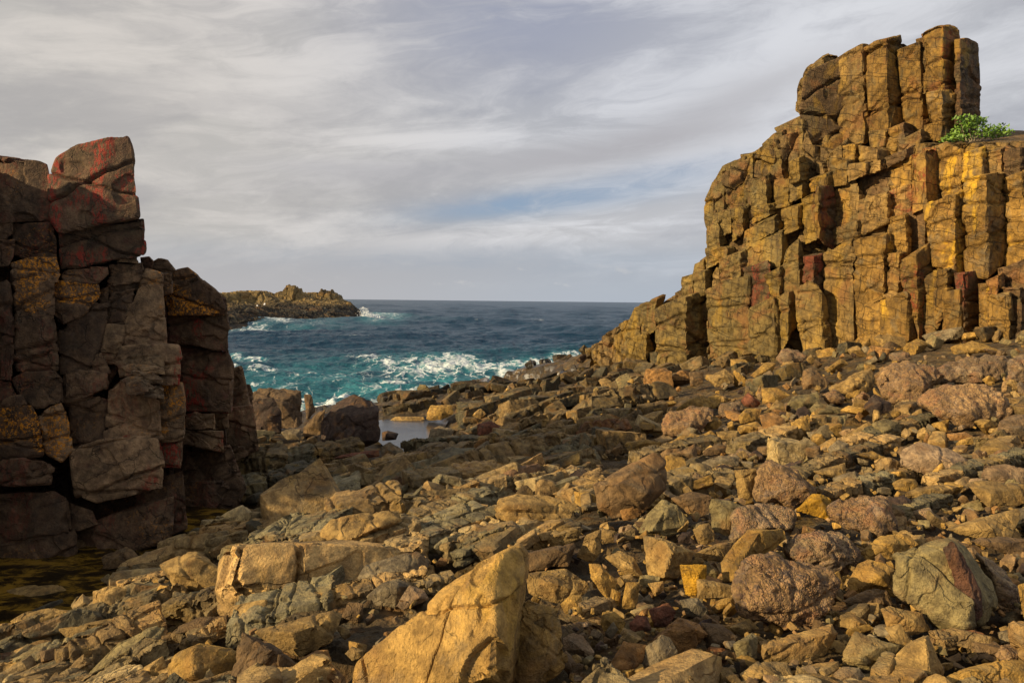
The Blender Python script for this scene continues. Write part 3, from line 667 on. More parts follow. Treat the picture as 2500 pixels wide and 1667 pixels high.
# ---------------------------------------------------------------- people on the headland
def mat_plain(name, c, r=0.8):
    m = bpy.data.materials.new(name); m.use_nodes = True; b = NB(m.node_tree); pr = m.node_tree.nodes['Principled BSDF']; pr.inputs['Roughness'].default_value = r
    n = b.noise(b.node('ShaderNodeNewGeometry').outputs['Position'], 6.0, 3, 0.6)
    b.put(pr.inputs['Base Color'], b.mix(n, tuple(x*0.8 for x in c), tuple(min(1, x*1.2) for x in c))); return m
def person(u, v, Y, top, legs, label, sit=False):
    c = P(u, v, Y); sk = mat_plain('skin', (0.45, 0.25, 0.17))
    hip = 0.45 if sit else 0.9
    J = {'hip': (0, 0, hip), 'chest': (0, -0.03, hip+0.42), 'neck': (0, -0.03, hip+0.58), 'head': (0, -0.05, hip+0.72), 'crown': (0, -0.05, hip+0.84)}
    R = {'hip': .15, 'chest': .19, 'neck': .07, 'head': .11, 'crown': .08}
    E = [('hip', 'chest'), ('chest', 'neck'), ('neck', 'head'), ('head', 'crown')]
    for s, n in ((-1, 'l'), (1, 'r')):
        J['sh'+n] = (s*.19, -.03, hip+.5); J['el'+n] = (s*.27, -.10, hip+.22); J['ha'+n] = (s*.2, -.3, hip+.12)
        R['sh'+n] = .07; R['el'+n] = .05; R['ha'+n] = .045
        if sit: J['kn'+n] = (s*.13, -.42, hip+.05); J['fo'+n] = (s*.13, -.48, 0.05)
        else: J['kn'+n] = (s*.10, -.02, .48); J['fo'+n] = (s*.12, -.03, .05)
        R['kn'+n] = .075; R['fo'+n] = .06
        E += [('chest', 'sh'+n), ('sh'+n, 'el'+n), ('el'+n, 'ha'+n), ('hip', 'kn'+n), ('kn'+n, 'fo'+n)]
    ks = list(J); me = bpy.data.meshes.new('person'); me.from_pydata([J[k] for k in ks], [(ks.index(a), ks.index(b)) for a, b in E], [])
    o = bpy.data.objects.new('person', me); SC.collection.objects.link(o); o.location = c; me.materials.append(sk)
    md = o.modifiers.new('skin', 'SKIN')
    for i, k in enumerate(ks): me.skin_vertices[0].data[i].radius = (R[k], R[k]*.9)
    me.skin_vertices[0].data[0].use_root = True
    o.modifiers.new('sub', 'SUBSURF').levels = 1; o.modifiers['sub'].render_levels = 1
    tag(o, label, 'person')
    def shell(name, js, mat, grow):
        mm = bpy.data.meshes.new(name); mm.from_pydata([J[k] for k in js], [(i, j) for i, a in enumerate(js) for j, b_ in enumerate(js) if (a, b_) in E], [])
        q = bpy.data.objects.new(name, mm); SC.collection.objects.link(q); q.parent = o; mm.materials.append(mat)
        q.modifiers.new('skin', 'SKIN')
        for i, k in enumerate(js): mm.skin_vertices[0].data[i].radius = (R[k]+grow, R[k]+grow)
        mm.skin_vertices[0].data[0].use_root = True
    shell('jacket', ['hip', 'chest', 'shl', 'shr', 'ell', 'elr'], top, 0.025); shell('trousers', ['hip', 'knl', 'fol', 'knr', 'for'], legs, 0.02)
OR, WH, DK = mat_plain('orange_cloth', (0.7, 0.16, 0.02)), mat_plain('white_cloth', (0.8, 0.8, 0.8)), mat_plain('dark_cloth', (0.03, 0.03, 0.035))
person(682, 745, 261, OR, DK, 'tiny person in an orange jacket standing on the far headland')
person(628, 752, 236, WH, DK, 'tiny person in a white top seated on the far headland, nearest the water', True)
person(646, 747, 246, WH, WH, 'tiny person in white crouching on the far headland, left of the orange jacket', True)
# ---------------------------------------------------------------- right cliff
def lerp(x, xs, ys): return np.interp(x, xs, ys)
def Yw(u): return lerp(u, [1400, 1500, 1650, 1740, 1950, 2200, 2500, 2800], [60, 56, 50, 47.5, 43, 38.5, 33.5, 29])
CV = lambda u: lerp(u, [1420, 1500, 1560, 1640, 1800, 1950, 2100, 2500, 2800], [880, 925, 945, 935, 895, 862, 840, 815, 800])
def cliffY(u, v, back=0.0):
    base = CV(u)
    return Yw(u)+back+0.0045*(base-v)*1.0
cc = P(1950, 860, 43)
cliff = empty('cliff', tuple(cc)); tag(cliff, 'tall ochre cliff of jointed basalt columns crowned with pillars, right side', 'cliff')
TOP = [(1440,842),(1490,806),(1520,782),(1560,765),(1620,725),(1660,695),(1700,655),(1722,625),(1742,620),(1740,480),(1752,450),(1800,400),(1850,372),(1905,330),(1960,308),(1975,345),(2060,366),(2150,352),(2260,345),(2340,342),(2420,340),(2500,340),(2800,325)]
def make_curtain():
    n = 520; uu = np.linspace(1440, 2780, n); top = lerp(uu, [a for a, _ in TOP], [b for _, b in TOP])+7
    rows = 330; t = np.concatenate([np.linspace(-0.06, 1, rows-30), 1+np.linspace(0.02, 0.5, 30)])
    U = np.repeat(uu[None], rows, 0); tt_ = t[:, None]
    base = CV(uu)[None]; V = base+(top[None]-base)*np.minimum(tt_, 1.0)
    Y = cliffY(U, V, 0.9)+np.maximum(tt_-1, 0)*24
    p = P(U.ravel(), V.ravel(), Y.ravel())
    over = np.repeat(np.maximum(tt_-1, 0), n, 1).ravel(); rise = np.repeat(sstep(uu, 1935, 1990)[None], rows, 0).ravel(); p[:, 2] += over*(1.6*rise-9.0*(1-rise))
    k = sstep(over, 0.01, 0.1)
    # jointed columns: push along the wall's own normal
    nrm = np.array([-0.8, -0.6, 0.0]); tan = np.array([0.6, -0.8, 0.0])
    s = p@tan; z = p[:, 2]
    w = 0.5*perlin(p*0.35, 3); w2 = 0.5*perlin(p*0.35+9, 4)
    f1, f2, kx, ky, vx, vy = voro((s+w)/1.9, (z+0.30*s+w2)/5.5, 21, 0.7)
    g1, g2, lx, ly, gx, gy = voro((s+w)/0.85, (z+0.32*s+w2)/1.1, 22, 0.8)
    d = 1.1*(rnd(kx, ky, 3, 1)-0.5)+0.45*(rnd(lx, ly, 3, 2)-0.5)-0.5*vx*(rnd(kx, ky, 3, 3))
    d -= 0.5*np.exp(-((f2-f1)/0.07)**2)+0.18*np.exp(-((g2-g1)/0.07)**2)
    d += 0.10*fbm(p*1.4, 4, 40)
    d += 0.55*(rnd(kx, ky, 3, 8)-0.5)*gx
    d *= (1-0.7*k)
    p = p+nrm*d[:, None]
    i = np.arange(n*rows).reshape(rows, n)
    f = np.stack([i[:-1, :-1], i[:-1, 1:], i[1:, 1:], i[1:, :-1]], -1).reshape(-1, 4)
    o = link('cliff_mass', p, f, M_CLIFF, parent=cliff, loc=tuple(cc), smooth=False, rgb=(0.32, 0.22, 0.10))
make_curtain()
def column(reg, out, ridge=None, col='tan', back=0.0, mat=None, depth=1.6, sL=0.95, sR=1.0, prot=0.20, seed=1, name='rock_column', parent=None, Yf=None, cracks=4, loc0=None, amp=0.020, label=None, cellk=0.0026, maxn=150, grow=12.0):
    o = px(reg, out) if reg else out
    a = np.array(o); ctr = a.mean(0); a = ctr+(a-ctr)*(1+grow/np.maximum(np.abs(a-ctr).max(0), 12))
    if Yf is cliffY: a[:, 1] += np.where(a[:, 1] > CV(a[:, 0])-85, 60, 0)
    u0, u1 = a[:, 0].min(), a[:, 0].max(); v0, v1 = a[:, 1].min(), a[:, 1].max()
    if ridge is None: rx0 = rx1 = u0+(u1-u0)*(0.56+0.16*((seed*29) % 7)/6)
    else:
        r = px(reg, [(ridge[0], 0), (ridge[1], 0)]) if reg else [(ridge[0], 0), (ridge[1], 0)]
        rx0, rx1 = r[0][0], r[1][0]
    uc, vc = (u0+u1)/2, (v0+v1)/2
    Y0 = Yf(uc, vc)+back
    mpp = Y0/F; w = (u1-u0)*mpp
    def yy(u, v):
        rx = rx0+(rx1-rx0)*(v-v0)/max(v1-v0, 1)
        d = (u-rx)*mpp
        return Y0+0.0012*(vc-v)-prot*w-0.15+(-d*sL if d < 0 else d*sR)
    pts = []
    # ridge ends on the outline
    def span(u):
        ys = []
        n = len(a)
        for i in range(n):
            p, q = a[i], a[(i+1) % n]
            if (p[0]-u)*(q[0]-u) <= 0 and p[0] != q[0]: ys.append(p[1]+(q[1]-p[1])*(u-p[0])/(q[0]-p[0]))
        return (min(ys), max(ys)) if ys else (v0, v1)
    s0, s1 = span(rx0)[0], span(rx1)[1]
    front = [tuple(x) for x in a]+[(rx0, s0+2), (rx1, s1-2)]
    D = depth+0.5*w
    for (u, v) in front:
        pts.append(P(u, v, yy(u, v)))
    for (u, v) in a:
        q = P(u, v, Y0+D); k = (Y0+D)/Y0
        x = P(uc+(u-uc)*0.92, vc+(v-vc)/k*0.97, Y0+D); pts.append(x)
    v, f, c, size = solid(pts, Y0*cellk, seed=seed, chips=3, p=110, amp=amp, cracks=cracks, crackn=[(-0.25, 0.0, 1.0), (0.25, 0.1, 1.0), (-0.4, 0.1, 1)], crackd=0.035, crackw=1.6, flake=0.030, chipd=(0.95, 1.0), maxn=maxn, oct=5)
    rs = np.random.RandomState(seed); rgb = np.array(C_[col])*rs.uniform(0.72, 1.15)
    if (reg or 'x') in 'ABC' and parent is not None: rgb = rgb*(np.array([0.78, 0.84, 0.80])+(np.array([1.08, 1.04, 1.0])-np.array([0.78, 0.84, 0.80]))*float(sstep(uc, 1850, 2150)))  # left columns duller: their turn from the light is put into the tint
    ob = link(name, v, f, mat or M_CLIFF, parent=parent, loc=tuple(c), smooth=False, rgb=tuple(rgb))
    if label: ob['label'] = label
    return ob
Y_, R_ = M_CLIFFY, M_CLIFFR
COLS = [
 # crown of pillars
 ('A',[(742,655),(750,520),(800,385),(900,300),(945,285),(1000,295),(1035,598),(925,590),(780,695)],(920,925),'tan',3.0,M_CLIFF,{}),
 ('A',[(785,700),(925,598),(1035,603),(1050,885),(940,873),(790,842)],(932,945),'ochre',3.0,M_CLIFF,{}),
 ('A',[(782,850),(950,880),(965,1000),(955,1130),(860,1140),(800,1060),(775,950)],(945,955),'tan',2.6,M_CLIFF,{}),
 ('A',[(1002,345),(1070,290),(1155,250),(1180,218),(1215,225),(1255,520),(1240,860),(1160,905),(1060,885),(1040,600)],(1190,1212),'tan',2.8,M_CLIFF,{}),
 ('A',[(1232,250),(1295,210),(1445,165),(1475,400),(1505,750),(1400,832),(1268,838),(1250,520)],(1365,1375),'ochre',2.6,M_CLIFF,{}),
 ('A',[(1470,265),(1510,250),(1605,200),(1615,420),(1645,660),(1640,830),(1550,850),(1510,760),(1490,480)],(1600,1635),'ochre',2.5,M_CLIFF,{}),
 ('A',[(1607,195),(1648,180),(1668,425),(1622,432)],None,'tan',3.0,M_CLIFF,{}),
 ('A',[(1625,440),(1668,436),(1670,522),(1630,530)],None,'ochre',2.7,M_CLIFF,{}),
 ('A',[(1645,130),(1735,85),(1800,70),(1865,90),(1885,330),(1890,550),(1680,560),(1665,400)],(1775,1765),'ochre',2.0,R_,{}),
 ('A',[(1682,575),(1765,555),(1890,565),(1888,780),(1840,870),(1710,872),(1695,700)],(1762,1758),'ochre',2.0,Y_,{}),
 ('A',[(1882,190),(1950,180),(2005,215),(2018,500),(2005,636),(1892,638)],(1897,1899),'brown',2.6,M_CLIFF,{}),
 ('A',[(1890,645),(2003,645),(2022,690),(2022,745),(1890,745)],(1897,1899),'brown',2.6,M_CLIFF,{}),
 ('A',[(1455,228),(1490,222),(1520,255),(1530,500),(1465,500)],None,'brown',4.5,M_CLIFF,{}),
 ('A',[(1410,815),(1490,785),(1540,800),(1545,850),(1490,925),(1405,932)],(1488,1488),'brown',1.2,M_CLIFF,{}),
 ('A',[(1270,850),(1400,838),(1402,910),(1275,918)],None,'tan',1.8,M_CLIFF,{}),
 ('A',[(1500,885),(1610,832),(1650,880),(1590,925),(1500,930)],None,'tan',1.0,M_CLIFF,{}),
 ('A',[(1655,805),(1700,790),(1702,860),(1657,868)],None,'ochre',1.4,M_CLIFF,{}),
 # left shoulder
 ('A',[(615,835),(700,765),(782,752),(785,1190),(690,1190),(625,1100)],(765,765),'tan',1.6,M_CLIFF,{}),
 ('A',[(590,800),(735,740),(750,800),(620,850)],None,'tan',4.0,M_CLIFF,{}),
 ('A',[(415,1000),(500,933),(515,1180),(420,1190)],(505,510),'tan',1.8,M_CLIFF,{}),
 ('A',[(502,930),(560,860),(613,828),(625,1330),(515,1340)],(610,618),'tan',1.2,M_CLIFF,{}),
 ('A',[(205,1090),(340,1025),(360,1100),(365,1368),(250,1400),(150,1400),(150,1200)],(350,355),'tan',0.6,M_CLIFF,{}),
 ('A',[(80,1330),(135,1180),(205,1100),(235,1390),(160,1420),(95,1525),(80,1450)],(200,200),'tan',1.4,M_CLIFF,{}),
 ('A',[(350,1020),(410,1008),(415,1225),(370,1240)],(405,405),'tan',1.0,M_CLIFF,{}),
 ('A',[(370,1250),(420,1230),(425,1480),(375,1520)],(415,415),'tan',0.8,M_CLIFF,{}),
 ('A',[(420,1195),(505,1155),(515,1345),(425,1360)],(500,505),'tan',0.4,M_CLIFF,{}),
 ('A',[(695,1060),(765,1025),(785,1090),(775,1150),(705,1172)],(740,740),'ochre',-0.4,M_CLIFF,{}),
 ('A',[(590,1200),(690,1190),(682,1300),(665,1340),(592,1350)],(670,665),'ochre',0.0,M_CLIFF,{}),
 ('A',[(697,1195),(783,1180),(790,1270),(700,1310)],None,'tan',0.3,M_CLIFF,{}),
 # ledge under the crown
 ('A',[(1075,950),(1155,935),(1160,1055),(1075,1045)],(1140,1140),'ochre',0.4,M_CLIFF,{}),
 ('A',[(985,1045),(1120,1050),(1100,1180),(990,1195)],(1085,1080),'ochre',-0.4,M_CLIFF,{}),
 ('A',[(955,1010),(1070,900),(1075,1040),(990,1045)],None,'tan',0.6,M_CLIFF,{}),
 ('A',[(1195,960),(1390,985),(1350,1030),(1200,1050)],(1300,1300),'tan',0.2,M_CLIFF,{}),
 ('A',[(1120,1070),(1250,1055),(1255,1110),(1115,1165)],(1220,1220),'tan',-0.2,M_CLIFF,{}),
 ('A',[(1260,1060),(1350,1035),(1355,1080),(1265,1108)],None,'tan',-0.2,M_CLIFF,{}),
 ('A',[(1385,1010),(1560,940),(1565,990),(1395,1062)],None,'brown',-0.1,M_CLIFF,{}),
 ('A',[(840,1180),(960,1135),(975,1215),(850,1240)],None,'ochre',-0.3,M_CLIFF,{}),
 # main wall
 ('C',[(410,300),(520,265),(585,380),(592,540),(385,592),(385,420)],(560,570),'tan',0.2,M_CLIFF,{}),
 ('C',[(590,210),(770,168),(788,320),(592,400)],(760,770),'brown',0.2,M_CLIFF,{}),
 ('C',[(590,410),(755,350),(775,430),(780,530),(592,620)],(755,765),'tan',0.0,M_CLIFF,{}),
 ('C',[(790,140),(945,95),(948,262),(792,320)],(930,930),'ochre',0.2,M_CLIFF,{}),
 ('C',[(767,360),(945,290),(945,478),(790,520)],(925,925),'tan',0.0,R_,{}),
 ('C',[(955,95),(1040,45),(1100,35),(1090,110),(1132,240),(1138,380),(1040,420),(960,468)],(1027,1035),'ochre',-0.3,R_,{}),
 ('C',[(1100,60),(1180,22),(1250,65),(1300,110),(1305,225),(1305,330),(1270,378),(1170,390),(1147,300),(1097,180)],(1270,1285),'ochre',-0.2,Y_,{}),
 ('C',[(1310,92),(1420,52),(1437,200),(1390,238),(1312,248)],(1420,1425),'tan',-0.1,Y_,{}),
 ('C',[(1317,255),(1440,232),(1480,227),(1568,200),(1600,300),(1610,680),(1570,780),(1455,900),(1345,895),(1322,600)],(1445,1448),'ochre',-0.8,Y_,{}),
 ('C',[(1447,85),(1580,45),(1590,190),(1480,222),(1442,200)],(1550,1560),'tan',0.0,M_CLIFF,{}),
 ('C',[(1600,80),(1711,50),(1760,120),(1760,180),(1595,200)],None,'brown',0.4,M_CLIFF,{}),
 ('C',[(1602,260),(1711,205),(1760,300),(1711,400),(1650,418),(1602,390)],None,'ochre',0.2,Y_,{}),
 ('C',[(1615,430),(1711,392),(1790,400),(1790,820),(1612,830)],(1760,1760),'ochre',-0.3,Y_,{}),
 ('C',[(1045,450),(1150,405),(1290,352),(1308,600),(1330,900),(1250,995),(1222,880),(1092,860),(1062,640)],(1235,1228),'ochre',-1.3,Y_,{}),
 ('C',[(802,540),(890,507),(905,620),(900,758),(792,778)],(885,895),'ochre',-1.0,M_CLIFF,{}),
 ('C',[(902,512),(1030,492),(1055,640),(1000,740),(912,768)],None,'brown',-0.2,M_CLIFF,{}),
 ('C',[(557,700),(620,668),(758,647),(783,760),(775,980),(730,1058),(600,1130),(557,1000)],(740,735),'ochre',-1.3,Y_,{}),
 ('C',[(787,792),(880,782),(870,958),(790,998)],None,'tan',-1.2,M_CLIFF,{}),
 ('C',[(792,1002),(870,965),(883,1060),(772,1100),(752,1060)],None,'tan',-1.3,M_CLIFF,{}),
 ('C',[(882,832),(1000,762),(1058,690),(1070,870),(1005,1160),(985,1228),(917,1100),(882,950)],(962,980),'ochre',-1.8,R_,{}),
 ('C',[(347,782),(480,742),(545,762),(553,1000),(560,1228),(370,1240),(342,960)],(520,530),'tan',-1.3,M_CLIFF,{}),
 ('C',[(202,812),(338,792),(338,1000),(300,1118),(270,1080),(202,960)],(245,245),'brown',-1.2,R_,{}),
 ('C',[(147,1050),(202,962),(270,1000),(310,1100),(340,1228),(210,1348),(152,1200)],(290,320),'tan',-1.8,M_CLIFF,{}),
 ('C',[(1022,962),(1105,902),(1108,1130),(1022,1180)],None,'tan',-1.8,M_CLIFF,{}),
 ('C',[(1108,900),(1185,882),(1188,1040),(1122,1098)],(1175,1180),'ochre',-1.8,M_CLIFF,{}),
 ('C',[(1182,1060),(1268,1032),(1288,1228),(1240,1308),(1177,1210)],(1262,1268),'ochre',-2.0,M_CLIFF,{}),
 ('C',[(1257,932),(1410,907),(1413,1200),(1400,1280),(1300,1280),(1290,1050)],(1290,1295),'brown',-1.6,R_,{}),
 ('C',[(1420,1002),(1480,1002),(1475,1260),(1430,1250)],None,'ochre',-2.0,Y_,{}),
 ('C',[(1478,965),(1550,922),(1550,1000),(1500,1060)],None,'orange',-2.6,M_CLIFF,{}),
 ('C',[(1480,1082),(1600,1062),(1640,1150),(1560,1198),(1490,1198)],None,'ochre',-2.4,Y_,{}),
 ('C',[(1562,882),(1711,832),(1780,850),(1780,1000),(1572,990)],None,'brown',-1.5,M_CLIFF,{}),
 ('C',[(1572,1012),(1711,1022),(1780,1040),(1760,1260),(1600,1300),(1560,1200)],None,'brown',-2.0,M_CLIFF,{}),
 ('C',[(567,1140),(735,1082),(740,1210),(600,1288),(567,1250)],(720,720),'ochre',-1.7,M_CLIFF,{}),
 ('C',[(745,1112),(880,1062),(983,1122),(983,1228),(850,1288),(752,1278)],(900,900),'ochre',-2.0,Y_,{}),
 ('C',[(400,760),(420,720),(500,672),(553,652),(558,690)],None,'ochre',-1.3,M_CLIFF,{}),
 ('C',[(290,322),(360,322),(380,500),(370,738),(290,640),(278,480)],(282,284),'brown',-0.6,R_,{}),
 ('C',[(190,402),(290,342),(288,640),(200,680)],(270,270),'tan',-0.3,M_CLIFF,{}),
 ('C',[(387,602),(560,552),(570,640),(400,690)],(550,550),'tan',-0.3,M_CLIFF,{}),
 # lower left of the wall
 ('B',[(1000,500),(1108,475),(1120,598),(1000,640)],(1095,1095),'tan',0.3,M_CLIFF,{}),
 ('B',[(1117,480),(1208,450),(1215,578),(1130,658)],None,'tan',0.2,M_CLIFF,{}),
 ('B',[(945,602),(1010,562),(1040,690),(960,778),(942,740)],None,'tan',0.5,M_CLIFF,{}),
 ('B',[(1217,600),(1400,522),(1440,598),(1300,658),(1205,688)],(1400,1400),'tan',-0.5,M_CLIFF,{}),
 ('B',[(1197,702),(1468,617),(1480,778),(1430,848),(1202,868)],(1450,1450),'tan',-0.8,M_CLIFF,{}),
 ('B',[(1042,820),(1185,762),(1190,898),(1052,958)],(1165,1170),'tan',-0.3,M_CLIFF,{}),
 ('B',[(947,742),(1090,732),(1098,780),(952,848)],None,'tan',-0.1,M_CLIFF,{}),
 ('B',[(870,850),(940,795),(945,870),(925,915),(860,915)],None,'tan',0.6,M_CLIFF,{}),
 ('B',[(1207,890),(1340,842),(1388,1060),(1262,1128),(1217,1000)],(1370,1375),'brown',-0.7,R_,{}),
 ('B',[(1357,930),(1470,862),(1478,1010),(1400,1060)],None,'ochre',-1.4,M_CLIFF,{}),
 ('B',[(1502,760),(1560,692),(1590,830),(1600,940),(1550,1068),(1490,1058),(1477,880)],(1565,1580),'tan',-1.4,M_CLIFF,{}),
 ('B',[(952,1040),(1050,982),(1200,942),(1250,1150),(1238,1300),(1000,1308),(960,1200)],(1215,1230),'tan',-0.8,M_CLIFF,{}),
 ('B',[(962,1312),(1240,1305),(1270,1480),(1000,1508)],(1245,1255),'tan',-0.9,M_CLIFF,{}),
 ('B',[(1252,1170),(1390,1092),(1440,1310),(1400,1480),(1290,1498),(1243,1300)],(1400,1410),'tan',-1.3,M_CLIFF,{}),
 ('B',[(1402,1082),(1560,1032),(1570,1200),(1442,1298)],None,'tan',-1.0,M_CLIFF,{}),
 ('B',[(782,950),(858,922),(858,1050),(782,1058)],None,'tan',0.3,M_CLIFF,{}),
 ('B',[(862,922),(938,902),(940,1028),(870,1048)],None,'tan',0.1,M_CLIFF,{}),
 ('B',[(602,1170),(740,1102),(930,1042),(955,1200),(968,1480),(860,1566),(645,1566),(600,1400)],(780,790),'tan',-0.6,M_CLIFF,dict(cracks=7)),
 ('B',[(492,1140),(605,1082),(605,1258),(500,1338)],None,'tan',0.2,M_CLIFF,{}),
 ('B',[(430,1170),(490,1142),(480,1330),(392,1398),(382,1310)],None,'tan',0.6,M_CLIFF,{}),
 ('B',[(315,1325),(420,1200),(400,1350),(378,1400),(320,1400)],None,'tan',1.0,M_CLIFF,{}),
 ('B',[(405,1375),(500,1345),(525,1430),(430,1480)],(505,510),'ochre',-1.0,M_CLIFF,{}),
 ('B',[(1482,480),(1600,442),(1610,568),(1492,608)],None,'ochre',-0.1,M_CLIFF,{}),
 ('B',[(1272,440),(1400,430),(1410,470),(1280,528)],None,'ochre',-0.2,M_CLIFF,{}),
]
for i, (reg, out, ridge, col, back, mat, kw) in enumerate(COLS):
    column(reg, out, ridge, col, back+((i*37) % 11-5)*0.05, mat, seed=100+i, parent=cliff, Yf=cliffY, name='rock_column', **kw)
# solid rock behind the crown of pillars
column(None, [(1962,270),(1975,180),(2030,155),(2120,130),(2190,120),(2260,130),(2335,120),(2378,125),(2375,300),(2345,350),(2180,390),(2060,400),(1985,380)], (1970,1970), 'brown', 5.2, M_CLIFF, depth=3.0, sL=0, sR=0.0, prot=0, seed=77, parent=cliff, Yf=cliffY, name='pillar_core', amp=0.01)
